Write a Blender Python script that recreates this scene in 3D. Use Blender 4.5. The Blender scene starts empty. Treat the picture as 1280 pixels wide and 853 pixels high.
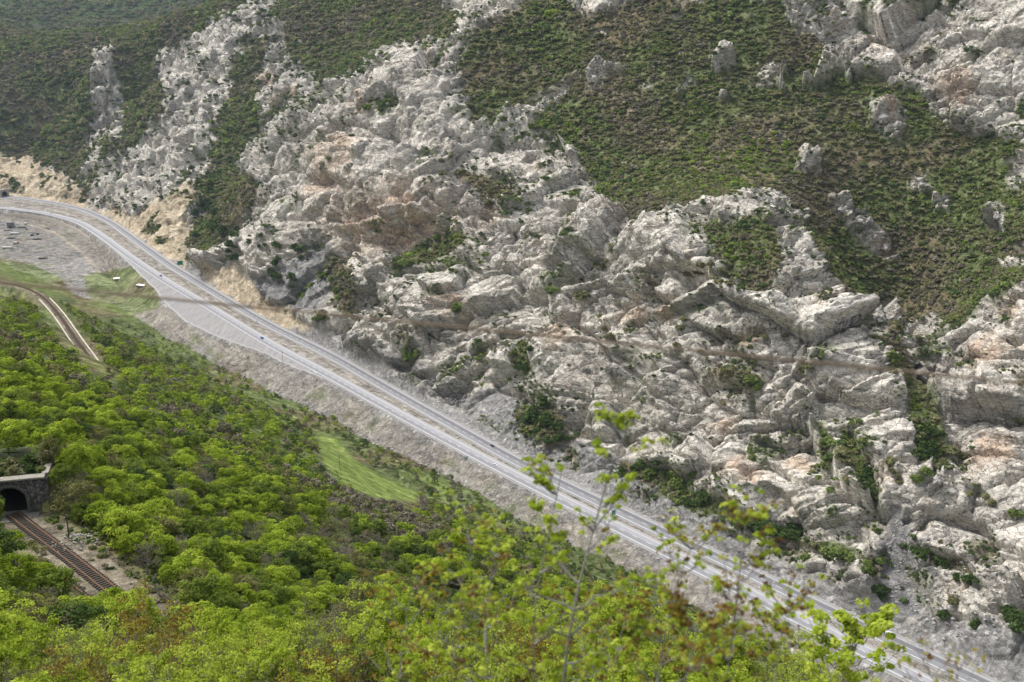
import bpy, bmesh, math, random
import numpy as np
from mathutils import Vector, Matrix

# ------------------------------------------------------------------ camera
sc = bpy.context.scene
COL = sc.collection
F, W0, H0 = 1372.0, 1280.0, 853.0
HC = 330.0                                   # camera height above the road
PITCH = math.radians(17.25)
CP, SP = math.cos(PITCH), math.sin(PITCH)
cam_data = bpy.data.cameras.new('camera'); cam = bpy.data.objects.new('camera', cam_data); COL.objects.link(cam)
cam.location = (0, 0, HC); cam.rotation_euler = (math.pi/2 - PITCH, 0, 0)
cam_data.sensor_width = 36.0; cam_data.lens = 36.0*F/W0
cam_data.clip_start = 0.2; cam_data.clip_end = 20000
cam_data.dof.use_dof = True; cam_data.dof.focus_distance = 600.0; cam_data.dof.aperture_fstop = 1.5
sc.camera = cam

# ------------------------------------------------------------------ light
SUN_EL, SUN_AZ = math.radians(58), math.radians(-62)      # azimuth measured from +Y towards +X
world = bpy.data.worlds.new('World'); sc.world = world; world.use_nodes = True
nt = world.node_tree; nt.nodes.clear()
sky = nt.nodes.new('ShaderNodeTexSky'); sky.sky_type = 'NISHITA'; sky.sun_disc = False
sky.sun_elevation = SUN_EL; sky.sun_rotation = SUN_AZ; sky.air_density = 1.0; sky.dust_density = 4.0; sky.ozone_density = 1.0
hs = nt.nodes.new('ShaderNodeHueSaturation'); hs.inputs['Saturation'].default_value = 0.30
bg = nt.nodes.new('ShaderNodeBackground'); bg.inputs['Strength'].default_value = 0.115
wo = nt.nodes.new('ShaderNodeOutputWorld')
nt.links.new(sky.outputs[0], hs.inputs['Color']); nt.links.new(hs.outputs[0], bg.inputs[0]); nt.links.new(bg.outputs[0], wo.inputs[0])
sd = bpy.data.lights.new('sun', 'SUN'); sd.energy = 1.5; sd.angle = math.radians(14); sd.color = (1.0, 0.98, 0.945)
so = bpy.data.objects.new('sun', sd); COL.objects.link(so)
sv = Vector((math.sin(SUN_AZ)*math.cos(SUN_EL), math.cos(SUN_AZ)*math.cos(SUN_EL), math.sin(SUN_EL)))
so.rotation_euler = (-sv).to_track_quat('-Z', 'Y').to_euler(); so.location = (0, 0, 900)
sc.view_settings.view_transform = 'Standard'; sc.view_settings.look = 'None'
sc.view_settings.exposure = 1.02; sc.view_settings.gamma = 1.0; sc.view_settings.use_curve_mapping = False
sc.render.engine = 'CYCLES'
sc.cycles.use_denoising = True
sc.cycles.max_bounces = 6; sc.cycles.diffuse_bounces = 3; sc.cycles.transparent_max_bounces = 6

rng = np.random.default_rng(7); random.seed(7)

# ------------------------------------------------------------------ pixel <-> world
def ray(px, py):
    px = np.asarray(px, float); py = np.asarray(py, float)
    u = (px-640)/F; v = (py-426.5)/F
    return u, CP - v*SP, -(SP + v*CP)
def at_z(px, py, z):
    dx, dy, dz = ray(px, py); t = (z-HC)/dz
    return np.stack([dx*t, dy*t, HC+dz*t], -1)
def at_y(px, py, Y):
    dx, dy, dz = ray(px, py); t = Y/dy
    return np.stack([dx*t, dy*t, HC+dz*t], -1)
def proj(P):
    x, y, z = P[..., 0], P[..., 1], P[..., 2]-HC
    zc = y*CP - z*SP
    zc = np.where(zc < .1, .1, zc)
    return 640+F*x/zc, 426.5+F*(-y*SP - z*CP)/zc, zc

# ------------------------------------------------------------------ noise
from concurrent.futures import ThreadPoolExecutor
POOL = ThreadPoolExecutor(4)
def chunked(fn, P, *args):
    """run fn(points, *args) over slices of a point array in threads"""
    sh = P.shape[:-1]; Q = np.ascontiguousarray(P.reshape(-1, P.shape[-1]), np.float32)
    if len(Q) < 40000:
        r = fn(Q, *args)
        return tuple(x.reshape(sh) for x in r) if isinstance(r, tuple) else r.reshape(sh)
    parts = [f.result() for f in [POOL.submit(fn, Q[k:k+30000], *args) for k in range(0, len(Q), 30000)]]
    if isinstance(parts[0], tuple): return tuple(np.concatenate([p[j] for p in parts]).reshape(sh) for j in range(len(parts[0])))
    return np.concatenate(parts).reshape(sh)
U = np.uint32
def _hash(ix, iy, iz, s):
    n = ix*U(374761393) + iy*U(668265263) + iz*U(2246822519) + U((s*974634777) & 0xffffffff)
    n = (n ^ (n >> U(13)))*U(1274126177)
    n = (n ^ (n >> U(15)))*U(2246822519)
    return n ^ (n >> U(16))
def _cells(P, scale):
    p = P/np.asarray(scale, np.float32); fl = np.floor(p); return (fl.astype(np.int32)).view(U), p-fl
def _noise(P, scale, seed):
    i, f = _cells(P, scale); w = f*f*f*(f*(f*6-15)+10); out = np.zeros(len(P), np.float32)
    X = (i[:, 0], i[:, 0]+U(1)); Y = (i[:, 1], i[:, 1]+U(1)); Z = (i[:, 2], i[:, 2]+U(1)); k = np.float32(2/255.)
    for dx in (0, 1):
        wx = w[:, 0] if dx else 1-w[:, 0]
        for dy in (0, 1):
            wxy = wx*(w[:, 1] if dy else 1-w[:, 1])
            for dz in (0, 1):
                h = _hash(X[dx], Y[dy], Z[dz], seed)
                g1 = (h & U(255)).astype(np.float32)*k-1; g2 = ((h >> U(8)) & U(255)).astype(np.float32)*k-1; g3 = ((h >> U(16)) & U(255)).astype(np.float32)*k-1
                out += wxy*(w[:, 2] if dz else 1-w[:, 2])*(g1*(f[:, 0]-dx)+g2*(f[:, 1]-dy)+g3*(f[:, 2]-dz))
    return out*np.float32(1.5)
def noise(P, scale, seed=0):
    """gradient noise about -1..1; scale = wavelength in metres (scalar or triple)"""
    return chunked(_noise, P, scale, seed)
def fbm(P, scale, oct=4, seed=0, gain=.5, ridged=False):
    s = np.asarray(scale, float); a = 1.0; out = 0; tot = 0
    for k in range(oct):
        n = noise(P, s, seed+k*17)
        if ridged: n = 1-2*np.abs(n)
        out = out + a*n; tot += a; a *= gain; s = s/2.03
    return out/tot
def _worley(P, scale, seed):
    """cellular noise: nearest, second nearest, cell value, random tilted plane through the cell (a facet)"""
    i, f = _cells(P, scale); n = len(P)
    d1 = np.full(n, 9., np.float32); d2 = d1.copy(); hh = np.zeros(n, U); A = np.zeros(n, np.float32); B = A.copy(); C = A.copy(); k = np.float32(.95/255.)
    for dx in (-1, 0, 1):
        for dy in (-1, 0, 1):
            for dz in (-1, 0, 1):
                h = _hash(i[:, 0]+U(dx & 0xffffffff), i[:, 1]+U(dy & 0xffffffff), i[:, 2]+U(dz & 0xffffffff), seed)
                a = (h & U(255)).astype(np.float32)*k+np.float32(dx+.025)-f[:, 0]
                b = ((h >> U(8)) & U(255)).astype(np.float32)*k+np.float32(dy+.025)-f[:, 1]
                c = ((h >> U(16)) & U(255)).astype(np.float32)*k+np.float32(dz+.025)-f[:, 2]
                d = a*a+b*b+c*c; nr = d < d1
                d2 = np.where(nr, d1, np.minimum(d2, d)); d1 = np.minimum(d, d1)
                hh = np.where(nr, h, hh); A = np.where(nr, a, A); B = np.where(nr, b, B); C = np.where(nr, c, C)
    g = hh*U(2654435761); q = np.float32(2/255.)
    fac = A*((g & U(255)).astype(np.float32)*q-1)+B*(((g >> U(8)) & U(255)).astype(np.float32)*q-1)+C*(((g >> U(16)) & U(255)).astype(np.float32)*q-1)
    return np.sqrt(d1), np.sqrt(d2), (hh >> U(24)).astype(np.float32)/255., fac
def worley(P, scale, seed=0): return chunked(_worley, P, scale, seed)
def sstep(a, b, x):
    t = np.clip((x-a)/(b-a), 0, 1); return t*t*(3-2*t)
def smax(a, b, k):
    h = np.clip(.5+.5*(a-b)/k, 0, 1); return b+(a-b)*h+k*h*(1-h)
def smin(a, b, k): return -smax(-a, -b, k)
def _in_poly(PQ, poly):
    px, py = PQ[:, 0], PQ[:, 1]
    inside = np.zeros(px.shape, bool); dist = np.full(px.shape, 1e9, np.float32); n = len(poly)
    for k in range(n):
        x1, y1 = poly[k]; x2, y2 = poly[(k+1) % n]
        if y1 != y2: inside ^= ((y1 > py) != (y2 > py)) & (px < (x2-x1)*(py-y1)/(y2-y1)+x1)
        ex, ey = x2-x1, y2-y1; L = ex*ex+ey*ey+1e-9
        t = np.clip(((px-x1)*ex+(py-y1)*ey)/L, 0, 1)
        dist = np.minimum(dist, (px-x1-t*ex)**2+(py-y1-t*ey)**2)
    dist = np.sqrt(dist)
    return np.where(inside, dist, -dist)
def polys_dist(px, py, polys, margin=16):
    """largest signed distance in pixels to any polygon, positive inside"""
    out = np.full(px.shape, -float(margin), np.float32)
    for poly in polys:
        a = np.asarray(poly, float); lo = a.min(0)-margin; hi = a.max(0)+margin
        m = (px > lo[0]) & (px < hi[0]) & (py > lo[1]) & (py < hi[1])
        if m.any():
            d = chunked(_in_poly, np.stack([px[m], py[m]], -1), [tuple(map(float, q)) for q in poly]); out[m] = np.maximum(out[m], d)
    return out
def coarse(fn, X, Y, k=4):
    """evaluate smooth fields on every k-th grid node and interpolate"""
    r, c = X.shape; ri = np.unique(np.r_[np.arange(0, r, k), r-1]); ci = np.unique(np.r_[np.arange(0, c, k), c-1])
    res = fn(X[np.ix_(ri, ci)], Y[np.ix_(ri, ci)]); outs = []
    a = np.interp(np.arange(r), ri, np.arange(len(ri))); b = np.interp(np.arange(c), ci, np.arange(len(ci)))
    a0 = np.minimum(a.astype(int), len(ri)-2); b0 = np.minimum(b.astype(int), len(ci)-2); fa = (a-a0)[:, None]; fb = (b-b0)[None, :]
    for g in res:
        outs.append(g[np.ix_(a0, b0)]*(1-fa)*(1-fb)+g[np.ix_(a0+1, b0)]*fa*(1-fb)+g[np.ix_(a0, b0+1)]*(1-fa)*fb+g[np.ix_(a0+1, b0+1)]*fa*fb)
    return outs

# ------------------------------------------------------------------ road centre lines
def smooth_line(P, step=8.0, sig=3.0):
    P = np.asarray(P, float); d = np.r_[0, np.cumsum(np.linalg.norm(np.diff(P, axis=0), axis=1))]
    s = np.arange(0, d[-1], step); Q = np.stack([np.interp(s, d, P[:, k]) for k in range(P.shape[1])], -1)
    r = int(4*sig); k = np.exp(-.5*(np.arange(-r, r+1)/sig)**2); k /= k.sum()
    Qp = np.concatenate([2*Q[0]-Q[r:0:-1], Q, 2*Q[-1]-Q[-2:-r-2:-1]])
    return np.stack([np.convolve(Qp[:, c], k, 'valid') for c in range(P.shape[1])], -1)
A_px = [(-40, 243), (10, 245.5), (67, 253.5), (107, 263), (140, 279), (175, 305), (212, 332), (250, 355), (287, 378), (340, 409), (380, 428), (420, 448), (460, 472), (510, 501), (555, 526), (613, 559), (647, 579), (790, 647), (827, 666), (907, 701), (945, 720), (1000, 747), (1039, 766), (1115, 801), (1187, 835), (1260, 869), (1400, 935)]
B_px = [(-60, 256), (0, 259.5), (57, 266), (100, 277.5), (130, 297), (160, 320), (207, 352), (250, 377), (300, 408), (350, 438), (400, 463), (430, 480), (520, 530), (570, 556), (620, 583.5), (757, 653), (795, 671), (820, 684), (914, 731), (945, 748), (1007, 777), (1125, 838), (1200, 876), (1300, 925)]
LA = smooth_line(at_z([p[0] for p in A_px], [p[1] for p in A_px], 0)[:, :2], 8, 4)
LB = smooth_line(at_z([p[0] for p in B_px], [p[1] for p in B_px], 0)[:, :2], 8, 4)
HWA, HWB = 5.6, 5.6
def line_dist(L, X, Y, step=2):
    """signed distance (positive on the left of travel), arclength"""
    L = L[::step]; best = np.full(X.shape, 1e18); sgn = np.zeros(X.shape); arc = np.zeros(X.shape); s0 = 0.
    for k in range(len(L)-1):
        x1, y1 = L[k]; ex, ey = L[k+1]-L[k]; l2 = ex*ex+ey*ey
        t = np.clip(((X-x1)*ex+(Y-y1)*ey)/l2, 0, 1)
        dx, dy = X-x1-t*ex, Y-y1-t*ey; d = dx*dx+dy*dy
        m = d < best
        best = np.where(m, d, best); sgn = np.where(m, np.sign(ex*dy-ey*dx), sgn); arc = np.where(m, s0+t*math.sqrt(l2), arc)
        s0 += math.sqrt(l2)
    return np.sqrt(best)*sgn, arc
# lay-by apron on the valley side of the near carriageway, width by image column
AP_px = [(150, 316), (162, 330), (178, 346), (195, 362), (205, 376), (215, 387), (237, 405), (275, 422), (317, 436), (335, 443), (367, 459), (399, 470)]
sB = np.r_[0, np.cumsum(np.linalg.norm(np.diff(LB, axis=0), axis=1))]
_pbx, _, _ = proj(np.c_[LB, np.zeros(len(LB))])
_ae = at_z([p[0] for p in AP_px], [p[1] for p in AP_px], 0)
_ad, _as = line_dist(LB, _ae[:, 0], _ae[:, 1], 1); _o = np.argsort(_as)
APRON = np.interp(sB, np.r_[_as[_o][0]-30, _as[_o], _as[_o][-1]+25], np.r_[0, np.clip(np.abs(_ad[_o])-HWB-1., 0, 45), 0])
APRON = np.convolve(np.pad(APRON, 2, 'edge'), np.ones(5)/5, 'valid'); APRON = np.maximum(0, APRON+np.where(APRON > 2, 1., 0.)*np.random.default_rng(5).normal(size=len(APRON))*.7)

# ------------------------------------------------------------------ mountain control points (photo column, row, distance)
CPTS = [
 # central massif, bottom to top
 (400,330,1150),(420,250,1180),(340,190,1330),(370,160,1350),(400,130,1370),(440,105,1350),(490,70,1330),(540,62,1300),(580,60,1280),(640,20,1285),
 (330,300,1280),(300,340,1260),(350,250,1260),(450,330,1075),(420,300,1100),
 (500,300,1080),(520,215,1115),(470,225,1130),(460,290,1090),(560,290,1050),(580,225,1100),(540,120,1215),(470,150,1230),(400,190,1240),
 (590,400,925),(500,400,985),(560,340,985),(590,300,1020),(620,210,1110),(640,130,1200),(700,60,1230),(700,0,1300),(600,100,1250),
 (700,480,810),(640,470,855),(700,400,870),(700,290,970),(740,220,1040),(800,270,900),(760,330,870),
 (800,540,735),(800,420,800),(800,330,850),(850,150,1060),(850,50,1150),(900,0,1180),(780,120,1110),(760,0,1260),
 (900,560,680),(900,440,735),(900,320,790),(900,240,850),(960,240,800),(930,380,750),(1000,300,755),(1060,400,712),(1130,520,642),(1150,600,602),
 (1000,600,630),(1000,480,690),(1100,680,565),(1060,560,650),(1080,480,680),(950,620,632),
 # gully on the right
 (1130,690,568),(1172,620,622),(1168,545,722),(1135,450,820),(1112,400,880),(1062,318,915),(1000,250,905),(1000,150,1020),(1100,60,1080),(1100,150,1000),(1150,250,930),(1200,330,855),(1200,390,805),(940,150,1040),(1000,60,1100),(1000,0,1150),
 # right cliff
 (1250,800,495),(1250,700,540),(1200,720,548),(1250,600,590),(1250,500,640),(1250,400,700),(1180,425,730),(1200,500,660),(1205,600,602),(1280,330,740),
 (1250,150,950),(1200,60,1020),(1270,50,980),(1280,250,850),(1150,0,1090),(1280,0,1030),
 (1400,800,465),(1400,600,560),(1400,400,660),(1400,150,880),(1400,0,1000),(1600,700,450),(1600,300,650),(1600,0,900),
 # gully behind the crag ridge
 (290,240,1600),(270,290,1500),(325,190,1690),(400,60,1800),(480,30,1760),(560,10,1680),(350,110,1740),(370,30,1880),(610,0,1600),
 # left mountain
 (200,180,1800),(220,100,1900),(310,10,2000),(250,200,1720),(230,240,1600),(180,235,1660),(280,120,1840),(150,130,1980),(100,150,2050),(100,210,1960),(60,60,2300),(0,120,2220),(0,200,2100),(50,205,2050),(-80,200,2150),(-100,100,2350),(60,150,2100),(130,60,2150),(200,30,2120),
]
wp = at_y([c[0] for c in CPTS], [c[1] for c in CPTS], np.array([c[2] for c in CPTS], float))
extra = [(-1150,2500,290),(-850,2480,275),(-620,2420,300),(-420,2360,350),(-250,2250,400),(-1500,2600,300),(-1150,2750,180),(-800,2750,190),
         (-350,1480,150),(-280,1460,200),(-160,1440,240),(-90,1420,255),          # lee side of the crag ridge
         (0,1500,390),(200,1400,420),(400,1330,430),(600,1250,440),(0,1900,500),(400,1700,560),(700,1500,560),(-200,2700,500),(300,2700,700),(900,1200,480),(900,900,330),(-900,2150,20),(-700,2060,20)]
base_pts = np.concatenate([wp, np.array(extra, float)])
nrm = np.zeros_like(LA); tv = np.gradient(LA, axis=0); tv /= np.linalg.norm(tv, axis=1)[:, None]
NA = np.stack([-tv[:, 1], tv[:, 0]], -1)
edge = LA[::5]+NA[::5]*(HWA+6)
base_pts = np.concatenate([base_pts, np.c_[edge, np.zeros(len(edge))]])
def rbf_fit(P, lam=6.0):
    D = np.linalg.norm(P[:, None, :2]-P[None, :, :2], axis=-1)
    n = len(P); M = np.zeros((n+3, n+3)); M[:n, :n] = -D; M[:n, :n] -= -lam*np.eye(n)*1.0
    Q = np.c_[np.ones(n), P[:, :2]]; M[:n, n:] = Q; M[n:, :n] = Q.T
    return np.linalg.solve(M, np.r_[P[:, 2], 0, 0, 0])
RB = rbf_fit(base_pts)
def h_mtn(X, Y):
    out = RB[-3]+RB[-2]*X+RB[-1]*Y
    for k in range(len(base_pts)):
        out = out - RB[k]*np.sqrt((X-base_pts[k, 0])**2+(Y-base_pts[k, 1])**2+16.)
    return out

def perp(X, Y): return .748*X+.665*Y
def h_near(X, Y):
    p = perp(X, Y); P = np.stack([X, Y, 0*X], -1)
    prof = np.interp(p, [-400, -60, 30, 360, 415, 470, 600], [520, 345, 267, 46, 3, -16, -60])
    prof = prof + 7*noise(P, 150, 3)*sstep(60, 150, p) + 3.0*noise(P, 45, 5)*sstep(60, 120, p)
    knoll = np.interp(Y, [-30, 1, 4, 14, 47, 60, 85, 600], [331, 328, 322, 306, 298, 280, 244, -400]) - .20*np.maximum(X-4, 0) + 1.2*noise(P, 14, 9)*sstep(6, 14, Y)
    z = smax(prof, knoll, 6.)
    return z
TRK1_Z, TRK2_Z = 252.0, 133.0     # heights of the two railway shelves
T1_px = [(-60, 590), (-10, 622), (30, 655), (90, 700), (150, 748), (230, 812)]
T2_px = [(-40, 350), (0, 352), (30, 358), (52, 369), (75, 395), (95, 425), (120, 459), (150, 510)]
TR1 = smooth_line(at_z([p[0] for p in T1_px], [p[1] for p in T1_px], TRK1_Z)[:, :2], 2, 3)
TR2 = smooth_line(at_z([p[0] for p in T2_px], [p[1] for p in T2_px], TRK2_Z)[:, :2], 4, 4)

_pp, _, _ = proj(np.c_[TR1, np.full(len(TR1), TRK1_Z)])
_k = int(np.argmin(np.abs(_pp-15)))
PORT = TR1[_k]; PDIR = np.array([.24, -.97]); PDIR = PDIR/np.linalg.norm(PDIR); PSIDE = np.array([-PDIR[1], PDIR[0]])   # PSIDE points away from the camera's hill (valley side)
TR1 = TR1[_k:]
def spur(z, X, Y):
    a = (X-PORT[0])*PDIR[0]+(Y-PORT[1])*PDIR[1]; b = (X-PORT[0])*PSIDE[0]+(Y-PORT[1])*PSIDE[1]
    top = TRK1_Z+5.5-1.1*np.maximum(np.abs(b)-5.3, 0)-.85*np.maximum(-a-13, 0)
    return np.where(a < -.6, np.maximum(z, top), np.where((a < 3) & (np.abs(b) < 3.2), np.minimum(z, TRK1_Z-.2), z))

def valley(X, Y, dA, dB, sb):
    P = np.stack([X, Y, 0*X], -1)
    hw = HWB + np.interp(sb, sB, APRON)
    e = -dB - hw - 2.2
    lx = X/np.maximum(Y, 1)
    wall = sstep(-.365, -.40, lx)*sstep(1300, 1400, Y)               # retaining wall stretch above the yard
    steep = .66*(1-wall) + 2.4*wall
    depth = 19*(1-wall)+10*wall
    n = 1.2*fbm(P, 26, 4, 21)
    z = -np.minimum(np.maximum(e, 0)*steep, depth + .03*np.maximum(e-25, 0))
    z = z + n*sstep(3, 22, e)
    return z, e

def terrain(X, Y):
    dA, dB, sb, m = coarse(lambda x, y: (line_dist(LA, x, y)[0], *line_dist(LB, x, y), h_mtn(x, y)), X, Y)
    v, e = valley(X, Y, dA, dB, sb)
    d = dA - HWA - 3.0
    cap = np.maximum(d, 0)*1.5
    m = smin(np.maximum(m, 0), cap, 5.) ; m = np.where(d <= 0, 0, np.maximum(m, 0))
    z = np.where(dA > 0, m, np.where(dB < 0, v, 0))
    return z, dA, dB, d, e

def bench(z, X, Y, L, zt, hw, fall):
    a = d = coarse(lambda x, y: (np.abs(line_dist(L, x, y, 2)[0]),), X, Y, 2)[0]
    w = sstep(hw+fall, hw, a)
    return z*(1-w)+(zt)*w, d

# ------------------------------------------------------------------ mesh helpers
def link(o): COL.objects.link(o); return o
def grid_mesh(name, V, keep=None, smooth=False, all_corners=False):
    r, c = V.shape[:2]
    idx = np.arange(r*c).reshape(r, c)
    q = np.stack([idx[:-1, :-1], idx[:-1, 1:], idx[1:, 1:], idx[1:, :-1]], -1).reshape(-1, 4)
    if keep is not None:
        op = np.logical_and if all_corners else np.logical_or; k = op(op(keep[:-1, :-1], keep[:-1, 1:]), op(keep[1:, 1:], keep[1:, :-1])).reshape(-1); q = q[k]
    return raw_mesh(name, V.reshape(-1, 3), q, smooth)
def raw_mesh(name, V, Q, smooth=False):
    me = bpy.data.meshes.new(name); V = np.ascontiguousarray(V, np.float32); Q = np.ascontiguousarray(Q, np.int32)
    n = Q.shape[1]
    me.vertices.add(len(V)); me.vertices.foreach_set('co', V.ravel())
    me.loops.add(Q.size); me.loops.foreach_set('vertex_index', Q.ravel())
    me.polygons.add(len(Q)); me.polygons.foreach_set('loop_start', np.arange(0, Q.size, n, dtype=np.int32))
    me.polygons.foreach_set('loop_total', np.full(len(Q), n, np.int32))
    if smooth: me.polygons.foreach_set('use_smooth', np.ones(len(Q), bool))
    me.update(); me.validate()
    return me
def set_attr(me, name, arr):
    a = me.color_attributes.new(name, 'FLOAT_COLOR', 'POINT')
    arr = np.ascontiguousarray(arr, np.float32); a.data.foreach_set('color', arr.ravel())
def obj(name, me, mat=None, parent=None, **props):
    o = bpy.data.objects.new(name, me); link(o)
    if mat is not None and me is not None and not me.materials: me.materials.append(mat)
    if parent is not None: o.parent = parent
    for k, v in props.items(): o[k] = v
    return o

# ------------------------------------------------------------------ node helpers
def new_mat(name):
    m = bpy.data.materials.new(name); m.use_nodes = True; m.node_tree.nodes.clear(); return m
class NT:
    def __init__(s, m): s.t = m.node_tree
    def n(s, typ, ins=None, **kw):
        nd = s.t.nodes.new(typ)
        for k, v in kw.items(): setattr(nd, k, v)
        for k, v in (ins or {}).items():
            if isinstance(v, bpy.types.NodeSocket): s.t.links.new(v, nd.inputs[k])
            else: nd.inputs[k].default_value = v
        return nd
    def noise(s, vec, scale, detail=4, rough=.55, dist=0.0):
        return s.n('ShaderNodeTexNoise', {'Vector': vec, 'Scale': scale, 'Detail': detail, 'Roughness': rough, 'Distortion': dist}).outputs['Fac']
    def ramp(s, fac, stops):
        nd = s.n('ShaderNodeValToRGB', {'Fac': fac}); e = nd.color_ramp.elements
        while len(e) < len(stops): e.new(.5)
        for k, (p, c) in enumerate(stops):
            e[k].position = p; e[k].color = (*c, 1) if not np.isscalar(c) else (c, c, c, 1)
        return nd.outputs['Color']
    def mix(s, fac, a, b, mode='MIX'):
        nd = s.n('ShaderNodeMix', data_type='RGBA', blend_type=mode)
        for k, v in ((0, fac), (6, a), (7, b)):
            if isinstance(v, bpy.types.NodeSocket): s.t.links.new(v, nd.inputs[k])
            else: nd.inputs[k].default_value = v if np.isscalar(v) else ((*v, 1) if len(v) == 3 else v)
        return nd.outputs[2]
    def math(s, op, a, b=0.0, clamp=False):
        nd = s.n('ShaderNodeMath', operation=op, use_clamp=clamp)
        for k, v in ((0, a), (1, b)):
            if isinstance(v, bpy.types.NodeSocket): s.t.links.new(v, nd.inputs[k])
            else: nd.inputs[k].default_value = v
        return nd.outputs[0]
    def out(s, bsdf): 
        o = s.n('ShaderNodeOutputMaterial'); s.t.links.new(bsdf, o.inputs['Surface'])
    def bsdf(s, color, rough=.9, normal=None, spec=.2):
        d = {'Base Color': color if isinstance(color, bpy.types.NodeSocket) else (*color, 1), 'Roughness': rough, 'Specular IOR Level': spec}
        b = s.n('ShaderNodeBsdfPrincipled', d)
        if normal is not None: s.t.links.new(normal, b.inputs['Normal'])
        return b.outputs[0]
    def bump(s, h, strength=.5, dist=.3, normal=None):
        b = s.n('ShaderNodeBump', {'Height': h, 'Strength': strength, 'Distance': dist})
        if normal is not None: s.t.links.new(normal, b.inputs['Normal'])
        return b.outputs[0]
def simple_mat(name, c, rough=.6, metal=0., var=.12, scale=3.):
    m = new_mat(name); t = NT(m); tc = t.n('ShaderNodeTexCoord').outputs['Object']
    n = t.noise(tc, scale, 4)
    col = t.mix(n, tuple(x*(1-var) for x in c), tuple(min(1, x*(1+var)) for x in c))
    b = t.n('ShaderNodeBsdfPrincipled', {'Base Color': col, 'Roughness': rough, 'Metallic': metal})
    t.out(b.outputs[0]); return m

def mat_mountain():
    m = new_mat('mountain_rock_and_soil'); t = NT(m)
    pos = t.n('ShaderNodeNewGeometry').outputs['Position']
    col = t.n('ShaderNodeAttribute', attribute_name='tint').outputs['Color']
    fine = t.noise(pos, 1.3, 4, .75)
    col = t.mix(1.0, col, t.ramp(fine, [(.3, .55), (.5, 1.), (.7, 1.35)]), 'MULTIPLY')
    # angular blocks and joints that follow the bedding, crack shade painted as dark lines
    warp = t.n('ShaderNodeTexNoise', {'Vector': pos, 'Scale': .09, 'Detail': 3}).outputs['Color']
    wv = t.n('ShaderNodeVectorMath', {0: warp, 1: (8, 8, 8)}, operation='MULTIPLY').outputs[0]
    wv = t.n('ShaderNodeVectorMath', {0: pos, 1: wv}, operation='ADD').outputs[0]
    def facets(sx, sy, sz):
        mp = t.n('ShaderNodeMapping', {'Vector': wv, 'Rotation': (.12, .16, .2), 'Scale': (sx, sy, sz)}).outputs[0]
        v = t.n('ShaderNodeTexVoronoi', {'Vector': mp, 'Scale': 1.0, 'Randomness': 1.0})
        df = t.n('ShaderNodeVectorMath', {0: mp, 1: v.outputs['Position']}, operation='SUBTRACT').outputs[0]
        cd = t.n('ShaderNodeVectorMath', {0: v.outputs['Color'], 1: (.5, .5, .5)}, operation='SUBTRACT').outputs[0]
        dt = t.n('ShaderNodeVectorMath', {0: df, 1: cd}, operation='DOT_PRODUCT').outputs['Value']
        return mp, dt, t.n('ShaderNodeSeparateColor', {'Color': v.outputs['Color']}).outputs[0]
    mp1, f1_, c1_ = facets(.13, .17, .30); mp2, f2_, c2_ = facets(.42, .5, .85)
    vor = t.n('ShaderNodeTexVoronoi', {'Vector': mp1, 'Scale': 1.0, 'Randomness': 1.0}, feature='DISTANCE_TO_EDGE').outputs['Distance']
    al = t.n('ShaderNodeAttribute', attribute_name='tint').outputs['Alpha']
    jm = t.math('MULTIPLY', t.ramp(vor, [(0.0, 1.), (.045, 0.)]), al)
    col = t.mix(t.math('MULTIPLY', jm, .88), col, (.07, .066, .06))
    col = t.mix(1.0, col, t.ramp(c1_, [(0., .86), (1., 1.14)]), 'MULTIPLY'); col = t.mix(1.0, col, t.ramp(c2_, [(0., .8), (1., 1.2)]), 'MULTIPLY')
    md = t.ramp(t.noise(pos, .017, 3, .6), [(.38, .35), (.58, 1.1)])
    hgt = t.math('ADD', t.math('MULTIPLY', f1_, 4.2), t.math('ADD', t.math('MULTIPLY', f2_, 1.35), t.math('MULTIPLY', t.noise(pos, .9, 4, .75), .9)))
    nb = t.bump(t.math('MULTIPLY', hgt, md), 1.0, 1.0)
    d = t.n('ShaderNodeBsdfDiffuse', {'Color': col, 'Normal': nb})
    t.out(d.outputs[0]); return m
MAT_MTN = mat_mountain()

# ------------------------------------------------------------------ far terrain: valley floor and the mountain across it
def rows(segs):
    out = []
    for a, b, s in segs: out.append(np.arange(a, b, s))
    return np.concatenate(out)
NC = 920
az = np.linspace(-.64, .66, NC)
yr = rows([(330, 470, 6.), (470, 1010, .78), (1010, 1450, 1.3), (1450, 2150, 2.8), (2150, 2800, 9.)])
AZ, YR = np.meshgrid(az, yr); X = AZ*YR; Y = YR
Z, dA, dB, dcut, eval_ = terrain(X, Y)
NR = h_near(X, Y); NR, _ = bench(NR, X, Y, TR2, TRK2_Z, 3.5, 9)
near_side = dB < 0
Zv = np.where(near_side, np.maximum(Z, NR-2.5), Z)
V = np.stack([X, Y, Zv], -1)
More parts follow.
